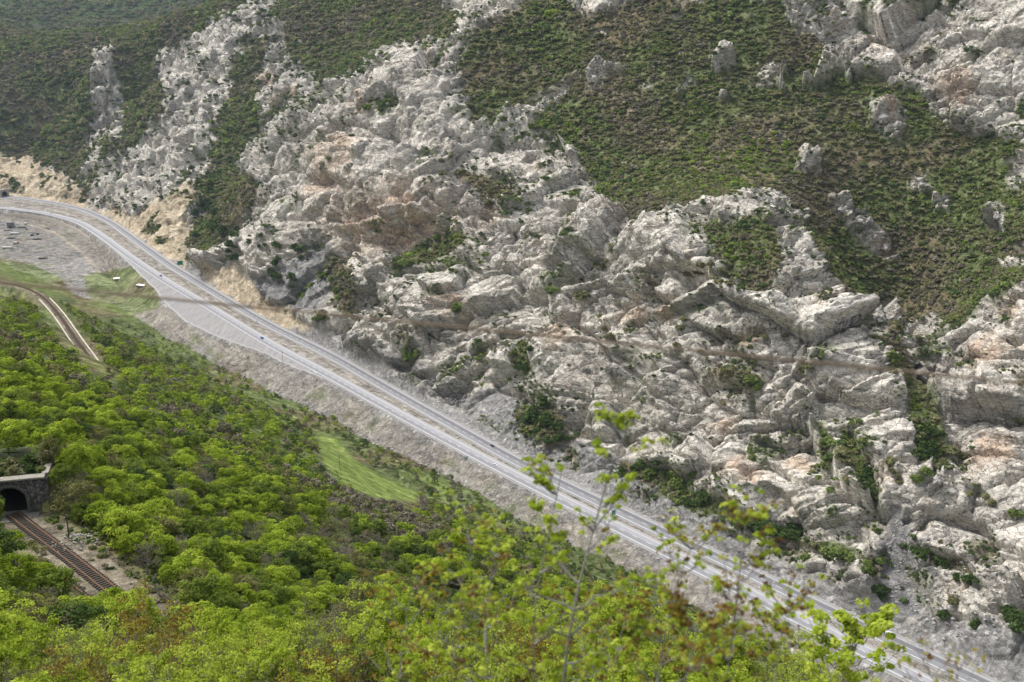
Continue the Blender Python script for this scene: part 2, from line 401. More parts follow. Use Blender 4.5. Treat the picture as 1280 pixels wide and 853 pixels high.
# image positions of the surface, used to lay out rock, scrub and soil where the photograph shows them
gx = np.gradient(V, axis=1); gy = np.gradient(V, axis=0); N = np.cross(gx, gy); N /= np.linalg.norm(N, axis=-1)[..., None]
PX, PY, _ = proj(V)
w1 = noise(V, 38, 31); w2 = noise(V, 38, 32); w3 = fbm(V, 11, 3, 33); w4 = fbm(V, 11, 3, 34)
QX = PX + 11*w1+7*w3; QY = PY + 9*w2+6*w4
POLY_VEG = [
 [(585,45),(660,-5),(975,-5),(985,25),(1035,50),(1030,85),(1085,95),(1150,110),(1180,160),(1240,165),(1290,175),(1290,345),(1235,385),(1200,405),(1128,408),(1150,470),(1195,545),(1196,600),(1168,612),(1140,560),(1112,480),(1080,410),(1048,368),(1008,305),(985,258),(955,238),(900,250),(850,275),(790,278),(745,255),(740,225),(715,190),(690,165),(640,165),(590,150),(575,95)],
 [(-500,-20),(560,-20),(575,30),(560,55),(505,60),(480,72),(440,100),(395,135),(350,165),(335,180),(318,215),(330,240),(300,270),(275,310),(240,335),(233,300),(250,262),(232,228),(255,190),(150,265),(105,240),(60,205),(-500,185)],
 [(870,280),(960,262),(985,330),(960,370),(920,360),(895,320)],
 [(640,-30),(1300,-30),(1300,-5),(640,-5)],
]
POLY_VEG += [[(1044,525),(1068,538),(1088,580),(1104,622),(1094,650),(1074,612),(1052,575)],[(1018,515),(1036,520),(1044,590),(1026,585)],[(770,570),(830,588),(890,618),(960,650),(1040,680),(1092,692),(1088,708),(1030,697),(950,670),(880,643),(815,615),(775,592)],[(865,452),(905,455),(948,472),(945,494),(905,478)],[(643,425),(668,428),(668,476),(648,470)],[(645,500),(700,505),(712,552),(680,560),(648,535)],[(1085,690),(1108,700),(1116,745),(1098,742)],[(1140,680),(1215,700),(1225,728),(1150,705)],[(480,318),(575,290),(590,300),(520,345)],[(560,205),(620,215),(660,250),(640,262),(580,240)],[(400,310),(445,335),(440,400),(415,395)],[(640,420),(665,425),(660,470),(645,465)]]
POLY_ROCK = [
 [(198,70),(235,55),(262,32),(295,10),(318,-10),(345,-10),(330,35),(305,55),(285,80),(282,118),(268,150),(268,175),(235,205),(200,215),(170,190),(185,160),(210,140)],
 [(120,60),(134,62),(146,110),(158,150),(150,175),(128,165),(120,200),(108,225),(112,190),(118,140)],
 [(110,250),(130,195),(165,185),(200,205),(240,200),(262,205),(240,235),(200,250),(160,275),(140,262)],
 [(322,90),(340,62),(332,20),(350,30),(352,70),(362,75),(392,95),(393,125),(365,138),(348,125),(345,105),(338,150),(328,160)],
 [(305,215),(312,178),(325,165),(345,175),(340,230)],
 [(555,-5),(660,-5),(640,12),(600,35),(575,40)],
 [(1088,130),(1110,125),(1130,150),(1128,172),(1090,160)],
 [(1038,252),(1060,250),(1100,285),(1118,310),(1112,328),(1092,310),(1060,280)],
 [(1000,190),(1018,195),(1018,210),(995,208)], [(1140,222),(1155,222),(1155,236),(1140,236)],[(1237,262),(1255,262),(1256,285),(1238,285)],[(1170,245),(1192,248),(1190,262),(1172,260)],
 [(1255,200),(1290,190),(1290,225),(1262,235)],[(1270,300),(1290,290),(1290,330),(1262,340)],
 [(1088,385),(1112,380),(1110,420),(1090,415)],
 [(720,-5),(770,-5),(765,15),(740,20)], [(700,0),(740,0),(730,14)], [(600,165),(640,150),(690,110),(720,95),(700,120),(640,170)],
 [(735,100),(760,85),(775,88),(745,112)],
]
vegd = polys_dist(QX, QY, POLY_VEG, 40); rockd = polys_dist(QX-3*w1, QY-3*w2, POLY_ROCK, 40)
big = fbm(V, 60, 3, 41)
veg = sstep(-5, 5, np.minimum(vegd, -rockd) + 5*w3 - 3)
vegsoft = sstep(-30, 16, np.minimum(vegd, -rockd*1.0) + 12*w3 + 8*w1)
veg *= (1-.9*sstep(.42, .60, fbm(V, 26, 4, 45)+.25*sstep(500, 1000, PX)*sstep(260, 60, PY)))   # bare patches
on_mtn = sstep(4, 14, dcut)
patch = sstep(.10, .36, fbm(V, (34, 34, 22), 4, 51))*sstep(.25, .8, N[..., 2]+.25*w3)            # tufts and ledges on the rock
veg_rock = np.clip(patch*.75, 0, 1)*(1-veg)
CUTS = [[(-500,185),(0,188),(40,196),(62,208),(85,222),(104,238),(112,262),(105,268),(60,255),(-500,250)],[(105,255),(135,262),(165,270),(200,246),(232,228),(243,240),(238,300),(234,330),(215,330),(160,290)],[(240,335),(300,330),(330,372),(395,410),(350,412),(290,375)]]
cutd = polys_dist(QX, QY, CUTS)
cut = sstep(-3, 4, cutd)
STAIN = [(395,235,30),(440,280,55),(520,290,45),(430,180,35),(455,130,25),(500,240,40),(780,385,28),(830,390,22),(930,420,30),(900,520,28),(940,590,40),(1000,570,30),(1240,450,60),(1240,560,50),(1260,380,30),(610,270,24),(560,380,35),(700,420,40),(1110,145,25),(1100,60,40),(1200,110,50),(360,120,22),(330,100,20),(1110,310,20)]
stain = np.zeros(PX.shape)
for sx, sy, r in STAIN: stain = np.maximum(stain, 1-np.hypot(QX-sx, (QY-sy)*1.2)/r)
brown = np.clip(1.25-np.hypot((QX-490)/105, (QY-278)/52), 0, 1)+.8*np.clip(1.1-np.hypot((QX-415)/40, (QY-205)/45), 0, 1)
stain = np.maximum(sstep(.15, .9, stain+.6*fbm(V, (9, 9, 30), 4, 55))*.85, np.clip(brown, 0, 1)*sstep(-.25, .3, fbm(V, (8, 8, 40), 4, 57)+.15))
SCREE = [[(1110,640),(1130,640),(1150,700),(1165,760),(1120,770),(1095,745),(1100,690)],[(395,395),(420,330),(410,300),(385,300),(330,345),(275,330),(250,350),(330,385)],[(600,540),(560,500),(620,480),(700,530),(820,590),(960,690),(880,680),(700,590)],[(1130,760),(1230,780),(1290,800),(1290,860),(1180,830)]]
scrd = polys_dist(QX, QY, SCREE)
scree = sstep(-6, 8, scrd+6*w3)
DARK = [[(560,470),(640,500),(720,590),(600,535),(480,470),(400,425),(430,410)],[(1000,735),(1040,705),(1100,720),(1140,780),(1060,760)],[(1120,790),(1190,775),(1290,790),(1290,880),(1200,850)]]
dkd = polys_dist(QX, QY, DARK)
dark = sstep(-4, 10, dkd+6*w3)
veg = veg*on_mtn*(1-cut)
flat = 1-on_mtn

chute = sstep(-3, 5, polys_dist(PX+2.5*w3, PY, [[(1112,636),(1128,640),(1140,690),(1162,752),(1150,775),(1112,772),(1094,742),(1104,690)]]))
scree = np.maximum(scree, chute); veg = veg*(1-chute)
# rock relief: tilted blocks stacked along a dipping bedding
rockf = (1-veg)*on_mtn*(1-.62*scree)*(1-.55*cut)
Wp = V + np.stack([w1, w2, noise(V, 38, 35)], -1)*6.0
lay = Vector((-.15, .15, .97)).normalized(); la = Vector((.97, 0, .15)).normalized(); lb = lay.cross(la).normalized()
R3 = np.array([la, lb, lay]).T
Bp = Wp@R3                                                       # bedding coordinates: along strike, along dip, across
rm = rockf > .01
Bm = Bp[rm]
def on_rock(*arrs):
    out = []
    for a_ in arrs:
        z_ = np.zeros(rockf.shape, np.float32); z_[rm] = a_; out.append(z_)
    return out
c1, c2, cid, cf = on_rock(*worley(Bm, (44, 34, 22), 61))
e1, e2, eid, ef = on_rock(*worley(Bm+np.stack([w3, w4, w1], -1)[rm]*1.5, (17, 13, 6.5), 62))
f1, f2, fid, ff = on_rock(*worley(Bm, (6.0, 5.0, 2.4), 63))
cr1 = sstep(.16, .0, c2-c1); cr2 = sstep(.16, .0, e2-e1); cr3 = sstep(.2, .0, f2-f1)
rid = fbm(V, 70, 3, 71, ridged=True)
rug = sstep(-.12, .28, fbm(V, 80, 3, 76))                          # some faces are smooth slabs, some are shattered
s1_, s2_, sid_, sf_ = on_rock(*worley(Bm, (120, 95, 52), 60)); cr0 = sstep(.10, .0, s2_-s1_)
D = 4.0*rid + 23*sf_ + 7*(sid_-.5) - 4*cr0 + 12*cf + 5.5*(cid-.5) + (.36+.52*rug)*(8*ef + 3.0*(eid-.5)) + (.15+.85*rug)*(3.2*ff + 1.5*(fid-.5)) - 3.6*cr1 - 2.4*cr2*(.5+.5*rug) - 1.1*cr3*(.3+.7*rug)
lf = rm & (V[..., 1] > 1430)
g1_, g2_, gid_, gf_ = worley(V[lf]+np.stack([w1, w2, w1], -1)[lf]*4, (15, 15, 75), 66)
D[lf] = D[lf]*.55+13*(gid_-.5)-5*sstep(.14, 0, g2_-g1_)+5*gf_
D = D*rockf*(1-.92*chute)
# overhangs, buttresses and clefts that show in the photograph: (column, row, radius px, metres out)
FEAT = [(590,318,14,-8),(520,360,50,9),(560,395,20,-8),(640,330,40,4),(800,300,40,6),(860,350,25,-8),(905,400,14,-7),(930,590,55,7),(960,640,30,-7),(1010,560,30,5),(1050,640,40,7),(960,500,30,6),(820,480,30,4),(780,520,18,-5),(650,470,14,-8),(460,180,40,8),(400,225,16,-10),(430,235,14,-9),(500,90,25,7),(545,100,16,6),(530,150,40,6),(1110,150,22,8),(1090,60,45,6),(1080,290,20,5),(1230,430,30,6),(1190,460,25,5),(1240,560,40,6),(1150,660,16,-5),(1060,620,14,-6),(1100,400,16,6),(1005,205,10,4),(960,265,18,4)]
for fx, fy, fr, fm in FEAT:
    q = np.hypot(PX-fx, (PY-fy)*1.15)/fr
    D = D + fm*np.clip(1-q*q, 0, 1)**1.5*on_mtn*(1-.6*veg)
OUT = np.zeros(D.shape)
for fx, fy, fr, fm in [(470,252,58,11),(540,246,46,11),(585,262,24,6),(478,306,46,-15),(540,306,34,-13),(428,300,22,-11),(612,272,18,-13),(520,345,40,9),(572,385,24,-9),(560,330,18,5),(845,352,20,-8),(935,585,46,7),(965,625,30,-9),(1045,640,36,7),(745,555,30,5),(790,460,36,6),(1225,440,36,6),(1240,600,40,6)]:
    q = np.hypot(PX-fx, (PY-fy)*1.35)/fr; OUT = OUT + fm*np.clip(1-q*q, 0, 1)**1.3*on_mtn
D = D + veg*(1.4*fbm(V, 22, 3, 81)) + scree*on_mtn*.5*fbm(V, 5, 3, 82) + cut*on_mtn*1.5*fbm(V, (9, 9, 14), 4, 83)
valley_n = (~((dA > -HWA-3)) & (dB < -HWB-6))
D = D*np.where(dcut > 0, sstep(0, 10, dcut), 0)
V2 = V + N*D[..., None] + OUT[..., None]*np.array([-.52, -.85, .06])*np.where(dcut > 0, sstep(0, 10, dcut), 0)[..., None]
gnd = (near_side & (eval_ > 2))
V2[..., 2] += np.where(gnd, .35*fbm(V, 5, 3, 84)*sstep(2, 8, eval_), 0)
V2[..., 2] -= np.where(on_mtn > 0, 0, .06*(~gnd))

# soil classes on the valley floor
FIELD = [
 [(396,545),(420,548),(440,572),(470,592),(520,615),(520,628),(470,622),(430,606),(405,580)],[(338,516),(368,520),(372,536),(345,528)],[(105,345),(165,332),(195,360),(200,385),(160,395),(120,385),(110,365)],[(0,322),(40,330),(80,350),(90,372),(40,362),(0,345)],[(540,640),(580,640),(620,660),(600,680),(550,665)],[(560,612),(545,600),(520,596),(560,620)]]
fd = polys_dist(PX+3*w3, PY+3*w4, FIELD)
field = sstep(-3, 3, fd)*(near_side)*np.where(PX < 230, .42*sstep(-.3, .25, fbm(V, 26, 4, 95)), .6+.4*sstep(-.35, .2, fbm(V, 16, 3, 95)))
field_bare = sstep(-3, 3, fd)*(PX < 230)*near_side
nearness = near_side & (NR > Z-1.0)
soilv = np.maximum(np.where(nearness, 1., 0.), field_bare)*(1-field)
tuft = near_side*sstep(.05, .35, fbm(V, 14, 4, 91))*.6*sstep(4, 9, eval_)*(1-.8*sstep(27, 30, eval_)*sstep(56, 46, eval_))
dry = sstep(.0, .3, fbm(V, 30, 3, 93)+.15)
def lerp(a, b, t): return a+(b-a)*np.asarray(t)[..., None]
def C3(*c): return np.array(c, float)
def ramp3(x, stops):
    xs = [p for p, _ in stops]; return np.stack([np.interp(x, xs, [c[k] for _, c in stops]) for k in range(3)], -1)
def ground_tints(V, veg, stain, dark, scree, cut, field, rock_tone=0, grav_tone=0):
    n1 = fbm(V, 34, 4, 201); n2 = fbm(V, 7, 3, 202); n3 = noise(V, 2.2, 203); n4 = fbm(V, 18, 3, 204)
    rock = ramp3(n1+.5*n2+rock_tone, [(-.7, (.27, .253, .228)), (-.2, (.41, .387, .350)), (.3, (.52, .494, .45)), (.8, (.62, .59, .545))])
    rock = lerp(rock, C3(.235, .228, .218), .6*sstep(.1, .5, n2+.4*n3-.3*n1))
    rock = lerp(rock, C3(.45, .365, .285), .35*sstep(.15, .5, n4))
    rock = lerp(rock, lerp(C3(.50, .36, .255), C3(.37, .275, .21), sstep(-.3, .3, n3)), .8*stain)
    rock = lerp(rock, ramp3(n2+n3*.5, [(-.5, (.13, .13, .132)), (.1, (.20, .198, .197)), (.6, (.31, .30, .29))]), .75*dark)
    rock = rock*np.array([1.15, 1.13, 1.09])
    grav = ramp3(n2*.6+n3*.8-grav_tone, [(-.7, (.14, .137, .134)), (0, (.225, .218, .21)), (.35, (.29, .28, .27)), (.8, (.50, .48, .46))])
    tan = ramp3(n2+.6*n1+.3*n3, [(-.7, (.27, .215, .145)), (0, (.44, .365, .26)), (.6, (.56, .49, .375))]); tan = lerp(tan, C3(.34, .23, .145), .45*sstep(.1, .45, n4))
    soil = ramp3(n2+.5*n3, [(-.6, (.070, .080, .036)), (0, (.125, .120, .070)), (.6, (.22, .20, .15))])
    gras = ramp3(n2+.5*n1, [(-.6, (.11, .15, .038)), (0, (.20, .26, .07)), (.6, (.30, .35, .115))])
    pz = noise(V, 75, 501); soil = lerp(soil*np.array([.86, 1.06, .74]), soil*np.array([1.15, 1.0, .98]), sstep(-.1, .35, pz))
    c = lerp(rock, grav, scree); c = lerp(c, tan, cut); c = lerp(c, soil, veg); c = lerp(c, gras, field)
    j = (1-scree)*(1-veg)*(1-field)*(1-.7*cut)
    return np.concatenate([c, j[..., None]], -1)
vegc = np.clip(np.where(dcut > 0, np.maximum(veg, veg_rock*on_mtn), np.maximum(soilv, tuft)), 0, 1)
tint = ground_tints(V, vegc, stain*on_mtn*(1-veg), dark*on_mtn, np.where(dcut > 0, np.maximum(scree, 1-on_mtn), 1.), np.clip(np.where(near_side, +.05+.12*dry+.14*sstep(2, 5, eval_)*sstep(29, 24, eval_+3*w3)+.38*sstep(29, 31, eval_+2*w1)*sstep(37, 34, eval_+2*w1), np.where(dcut > 0, cut, .2)), 0, 1), field, .25*(eid-.5)+.2*(cid-.5), .35*chute+.3*(near_side & (PX < 105) & (PY < 322) & (eval_ > 8))+.28*near_side*sstep(1, 4, eval_)*sstep(28, 24, eval_+3*w3))
me = grid_mesh('mountain', V2, ~(near_side & (NR > Z+14)))
set_attr(me, 'tint', tint.reshape(-1, 4))
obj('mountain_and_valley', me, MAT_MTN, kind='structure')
FAR = dict(soft=vegsoft*(1-cut), V=V2, N=N, veg=veg, patch=veg_rock*on_mtn, PX=PX, PY=PY, dcut=dcut, e=eval_, near=near_side, field=field, nearness=nearness, cut=cut, tuft=tuft, scree=scree, rockf=rockf)

# ------------------------------------------------------------------ near hillside
naz = np.linspace(-.75, .75, 420)
nyr = rows([(-12, 60, .8), (60, 220, 1.6), (220, 600, 3.), (600, 1500, 6.)])
AZ, YR = np.meshgrid(naz, nyr)
Xn = AZ*(np.abs(YR)+np.where(YR < 60, (60-YR)*.9, 0)); Yn = YR
Zn = h_near(Xn, Yn); Zn, dT1 = bench(Zn, Xn, Yn, TR1, TRK1_Z, 4.6, 4.5); Zn, dT2 = bench(Zn, Xn, Yn, TR2, TRK2_Z, 3.5, 9.0); Zn = spur(Zn, Xn, Yn)
Vn = np.stack([Xn, Yn, Zn], -1)
Vn[..., 2] += .5*fbm(Vn, 6, 3, 101)*(1-sstep(7, 4, np.abs(dT1)))*(1-sstep(6, 3, np.abs(dT2)))
zt, _, dBn, _, en = terrain(Xn, Yn)
keep = (Zn > zt-6) & (dBn < 0)
tr = np.maximum(sstep(4.9, 2.6, np.abs(dT1)+1.6*fbm(Vn, 4, 2, 108))*(((Xn-PORT[0])*PDIR[0]+(Yn-PORT[1])*PDIR[1]) > -.3), sstep(5, 3, np.abs(dT2)))
pxn, pyn, _ = proj(Vn)
fn = np.maximum(sstep(-3, 3, polys_dist(pxn, pyn, FIELD))*np.where(pxn < 230, .4, 1.), .35*(1-tr)*sstep(-.1, .3, fbm(Vn, 20, 3, 103)))
z0 = np.zeros(Zn.shape)
tint = ground_tints(Vn, 1-tr*(.55+.45*sstep(-.3, .3, fbm(Vn, 5, 3, 109))), z0, z0, z0+1, tr*.75, fn); tint[..., :3] *= (1-tr*(.38+.25*noise(Vn, 2.2, 110)))[..., None]
pa_ = (Xn-PORT[0])*PDIR[0]+(Yn-PORT[1])*PDIR[1]; pb_ = (Xn-PORT[0])*PSIDE[0]+(Yn-PORT[1])*PSIDE[1]
keep &= ~((pa_ < .9) & (pa_ > -11.5) & (np.abs(pb_) < 3.6))
me = grid_mesh('hillside', Vn, keep, all_corners=True)
set_attr(me, 'tint', tint.reshape(-1, 4))
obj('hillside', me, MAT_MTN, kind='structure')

# ------------------------------------------------------------------ ground lookup
VF = FAR['V']; FPX, FPY, FZC = proj(VF)
NPX, NPY, NZC = proj(Vn)
def hit_far(px, py, r=2.0):
    m = (np.abs(FPX-px) < r) & (np.abs(FPY-py) < r)
    if not m.any(): return hit_far(px, py, r*2) if r < 30 else None
    i = np.flatnonzero(m.ravel()); k = i[np.argmin(FZC.ravel()[i])]
    return VF.reshape(-1, 3)[k]
def near_z(x, y):
    X = np.atleast_1d(np.asarray(x, float)).reshape(1, -1); Y = np.atleast_1d(np.asarray(y, float)).reshape(1, -1)
    z = h_near(X, Y)
    for L, zt, hw, fl in ((TR1, TRK1_Z, 4.6, 4.5), (TR2, TRK2_Z, 3.5, 9.)):
        d = np.abs(line_dist(L, X, Y, 1)[0]); w = sstep(hw+fl, hw, d); z = z*(1-w)+zt*w
    return spur(z, X, Y)[0]

# ------------------------------------------------------------------ foliage building blocks
def leaf_mat(name, stops, trans=.35, rnd=.35):
    """leaf colour: ramp over clump tone, varied from plant to plant"""
    m = new_mat(name); t = NT(m)
    tone = t.n('ShaderNodeAttribute', attribute_name='tone').outputs['Fac']
    info = t.n('ShaderNodeObjectInfo').outputs['Random']
    f = t.math('ADD', tone, t.math('MULTIPLY', t.math('SUBTRACT', info, .5), rnd), True)
    c = t.ramp(f, stops)
    d = t.n('ShaderNodeBsdfDiffuse', {'Color': c}).outputs[0]
    tr = t.n('ShaderNodeBsdfTranslucent', {'Color': c}).outputs[0]
    mx = t.n('ShaderNodeMixShader', {0: trans, 1: d, 2: tr}).outputs[0]
    t.out(mx); return m
M_BRIGHT = leaf_mat('spring_leaves', [(.05, (.15, .215, .020)), (.5, (.28, .375, .036)), (.95, (.46, .54, .075))], .5)
M_MID = leaf_mat('mid_green_leaves', [(.05, (.085, .125, .020)), (.5, (.155, .215, .035)), (.95, (.26, .325, .06))], .42)
M_DARK = leaf_mat('dark_green_leaves', [(.05, (.036, .060, .018)), (.5, (.065, .105, .030)), (.95, (.11, .16, .045))], .3)
M_OLIVE = leaf_mat('olive_leaves', [(.05, (.095, .10, .035)), (.5, (.165, .17, .06)), (.95, (.26, .25, .105))], .35)
M_BROWN = leaf_mat('budding_brown_twigs', [(.05, (.095, .085, .062)), (.5, (.165, .148, .108)), (.95, (.25, .22, .165))], .2)
M_SDARK = leaf_mat('dark_scrub_leaves', [(0.05, (0.054, 0.081, 0.03)), (0.5, (0.095, 0.135, 0.049)), (0.95, (0.149, 0.203, 0.074))], .3, .5)
M_SMID = leaf_mat('green_scrub_leaves', [(0.05, (0.091, 0.126, 0.034)), (0.5, (0.161, 0.21, 0.059)), (0.95, (0.252, 0.315, 0.098))], .35, .5)
M_SOLIVE = leaf_mat('olive_scrub_leaves', [(0.05, (0.112, 0.118, 0.05)), (0.5, (0.189, 0.189, 0.087)), (0.95, (0.28, 0.273, 0.14))], .3, .5)
M_SBROWN = leaf_mat('bare_scrub_twigs', [(.05, (.125, .115, .078)), (.5, (.19, .172, .122)), (.95, (.27, .24, .18))], .2, .5)
M_SBRIGHT = leaf_mat('fresh_scrub_leaves', [(0.05, (0.117, 0.169, 0.026)), (0.5, (0.208, 0.286, 0.052)), (0.95, (0.325, 0.403, 0.091))], .4, .5)
M_BUD = leaf_mat('red_brown_buds', [(.05, (.14, .075, .03)), (.35, (.23, .135, .04)), (.6, (.32, .28, .05)), (.95, (.42, .46, .08))], .45, .1)
M_YGREEN = leaf_mat('young_yellow_green_leaves', [(.05, (.22, .30, .024)), (.5, (.39, .49, .05)), (.95, (.55, .61, .12))], .52, .1)
M_BARK = simple_mat('bark', (.12, .105, .09), .9, 0, .35, 6.)
M_BARKG = simple_mat('pale_grey_bark', (.22, .205, .19), .9, 0, .3, 6.)

def unit(n, r=rng):
    v = r.normal(size=(n, 3)); return v/np.linalg.norm(v, axis=1)[:, None]
def leaf_quads(C, Nn, size, tone, r=rng, aspect=.62):
    n = len(C); a = unit(n, r); T = np.cross(Nn, a); T /= np.linalg.norm(T, axis=1)[:, None]+1e-9; B = np.cross(Nn, T)
    s = size*(.6+.8*r.random(n))[:, None]
    V = np.stack([C-T*s, C-B*s*aspect+Nn*s*.12, C+T*s, C+B*s*aspect+Nn*s*.12], 1).reshape(-1, 3)
    return V, np.arange(4*n).reshape(-1, 4), np.repeat(tone, 4)
def cloud_mesh(name, clumps, per, leaf, mat, r, tone_fn=None, squash=.75, up=.45):
    """clumps: (centre, radius); leaves spread on and in each clump, facing outwards and up"""
    Cs, Ns, Ts = [], [], []
    for c, rad in clumps:
        d = unit(per, r); d[:, 2] = np.abs(d[:, 2])*.9+d[:, 2]*.1; rr = rad*(.55+.5*r.random(per)**.6)
        Cs.append(np.asarray(c)+d*rr[:, None]*np.array([1, 1, squash])); nn = d*.8+unit(per, r)*.75+np.array([0, 0, up]); Ns.append(nn/np.linalg.norm(nn, axis=1)[:, None])
        Ts.append(np.clip(.5+.22*r.normal()+.16*r.normal(size=per), 0, 1))
    V, Q, T = leaf_quads(np.concatenate(Cs), np.concatenate(Ns), leaf, np.concatenate(Ts), r)
    me = raw_mesh(name, V, Q, False); a = me.attributes.new('tone', 'FLOAT', 'POINT'); a.data.foreach_set('value', T.astype(np.float32)); me.materials.append(mat)
    return me
def crown_clumps(r, R, Hh, n, cr, base=.35):
    """clump centres on an uneven rounded crown of radius R and height Hh"""
    out = []; ph = r.random(3)*6.28
    for k in range(n):
        th = r.random()*6.283; h = r.random()**.8; prof = math.sqrt(max(0, 1-(h*1.05-.38)**2/.55)); irr = 1+.22*math.sin(2*th+ph[0])+.15*math.sin(3*th+ph[1]+4*h)
        rad = R*prof*irr*(.45+.5*math.sqrt(r.random()))
        out.append(((rad*math.cos(th), rad*math.sin(th), Hh*(base+h*(1-base))), cr*(.65+.7*r.random())))
    return out
def tubes_mesh(name, paths, sides=5):
    """paths: list of (points, radii) -> one mesh of tapered tubes"""
    Vs, Qs, o = [], [], 0
    for P, R in paths:
        P = np.asarray(P, float); R = np.asarray(R, float); T = np.gradient(P, axis=0); T /= np.linalg.norm(T, axis=1)[:, None]+1e-9
        ref = np.array([1., 0, 0]) if abs(T[0, 0]) < .9 else np.array([0, 1., 0]); A = np.cross(T, ref); A /= np.linalg.norm(A, axis=1)[:, None]+1e-9; B = np.cross(T, A)
        an = np.linspace(0, 2*math.pi, sides, endpoint=False)
        V = P[:, None]+R[:, None, None]*(np.cos(an)[None, :, None]*A[:, None]+np.sin(an)[None, :, None]*B[:, None])
        n = len(P); ii = np.arange(n*sides).reshape(n, sides)+o
        q = np.stack([ii[:-1], np.roll(ii[:-1], -1, 1), np.roll(ii[1:], -1, 1), ii[1:]], -1).reshape(-1, 4)
        Vs.append(V.reshape(-1, 3)); Qs.append(q); o += n*sides
    return raw_mesh(name, np.concatenate(Vs), np.concatenate(Qs), True)
def branchy(r, Hh, spread, nb, r0, twigs=3, seg=5, lean=(0, 0), start=.15):
    """trunk with limbs and twigs; returns paths and tip points"""
    paths, tips = [], []
    t = np.linspace(0, 1, 7); w = np.cumsum(r.normal(size=(7, 2))*.03*Hh*.5, axis=0)
    trunk = np.c_[w[:, 0]+lean[0]*t, w[:, 1]+lean[1]*t, t*Hh]; paths.append((trunk, r0*(1-.85*t)))
    for k in range(nb):
        f = start+(1-start)*(k+.5*r.random())/nb*.93; p0 = np.array([np.interp(f, t, trunk[:, j]) for j in range(3)])
        th = k*2.4+r.random(); L = spread*(1-.55*f)*(.7+.6*r.random()); rise = L*(.5+.7*r.random())
        tt = np.linspace(0, 1, seg); b = p0+np.c_[math.cos(th)*L*tt, math.sin(th)*L*tt, rise*tt**1.3]+np.r_[[[0, 0, 0]], r.normal(size=(seg-1, 3))*.05*L]
        rb = r0*.45*(1-.7*f); paths.append((b, rb*(1-.8*tt))); tips.append(b[-1]); tips.append(b[-2])
        for j in range(twigs):
            q0 = b[1+r.integers(seg-2)]; th2 = th+r.normal()*.8; l2 = L*(.3+.3*r.random())
            c = q0+np.outer(np.linspace(0, 1, 4), [math.cos(th2)*l2, math.sin(th2)*l2, l2*(.6+.5*r.random())]); paths.append((c, rb*.45*np.linspace(1, .25, 4))); tips.append(c[-1]); tips.append(c[-2])
    return paths, np.array(tips)

# ------------------------------------------------------------------ copies
def place(o, loc, rz=0., sc_=1., tilt=(0, 0)):
    o.location = loc; o.rotation_euler = (tilt[0], tilt[1], rz); o.scale = (sc_, sc_, sc_) if np.isscalar(sc_) else sc_
def thing(name, label, cat, group=None, loc=(0, 0, 0), rz=0.):
    o = bpy.data.objects.new(name, None); link(o); o.location = loc; o.rotation_euler = (0, 0, rz); o.empty_display_size = .3
    o['label'] = label; o['category'] = cat
    if group: o['group'] = group
    return o
def tagged(o, label, cat, group=None):
    o['label'] = label; o['category'] = cat
    if group: o['group'] = group
    return o
def scatter_group():
    """geometry-node group: instance one object on every point, using size and turn attributes"""
    g = bpy.data.node_groups.new('scatter', 'GeometryNodeTree')
    g.interface.new_socket('Geometry', in_out='INPUT', socket_type='NodeSocketGeometry'); g.interface.new_socket('Plant', in_out='INPUT', socket_type='NodeSocketObject'); g.interface.new_socket('Geometry', in_out='OUTPUT', socket_type='NodeSocketGeometry')
    N_ = g.nodes; gi = N_.new('NodeGroupInput'); go = N_.new('NodeGroupOutput'); oi = N_.new('GeometryNodeObjectInfo'); oi.transform_space = 'ORIGINAL'; oi.inputs['As Instance'].default_value = True
    ip = N_.new('GeometryNodeInstanceOnPoints'); a1 = N_.new('GeometryNodeInputNamedAttribute'); a1.data_type = 'FLOAT_VECTOR'; a1.inputs[0].default_value = 'size'
    a2 = N_.new('GeometryNodeInputNamedAttribute'); a2.data_type = 'FLOAT_VECTOR'; a2.inputs[0].default_value = 'turn'
    L = g.links; L.new(gi.outputs[0], ip.inputs['Points']); L.new(gi.outputs[1], oi.inputs[0]); L.new(oi.outputs['Geometry'], ip.inputs['Instance'])
    L.new(a1.outputs[0], ip.inputs['Scale']); L.new(a2.outputs[0], ip.inputs['Rotation']); L.new(ip.outputs[0], go.inputs[0])
    return g
SCATTER = scatter_group()
def scatter(name, pts, size, src, label=None, zs=None):
    n = len(pts)
    if n == 0: return
    me = bpy.data.meshes.new(name); me.vertices.add(n); me.vertices.foreach_set('co', np.ascontiguousarray(pts, np.float32).ravel())
    sz = np.repeat(np.asarray(size, np.float32)[:, None], 3, 1)*(.85+.3*rng.random((n, 3))).astype(np.float32)
    if zs is not None: sz[:, 2] *= zs
    tu = np.zeros((n, 3), np.float32); tu[:, 2] = rng.random(n)*6.283; tu[:, :2] = rng.normal(size=(n, 2))*.12
    for k, v in (('size', sz), ('turn', tu)):
        a = me.attributes.new(k, 'FLOAT_VECTOR', 'POINT'); a.data.foreach_set('vector', v.ravel())
    o = obj(name, me, None, kind='stuff'); md = o.modifiers.new('scatter', 'NODES'); md.node_group = SCATTER
    sid = [i.identifier for i in SCATTER.interface.items_tree if i.name == 'Plant'][0]; md[sid] = src
    if label: o['label'] = label
    return o

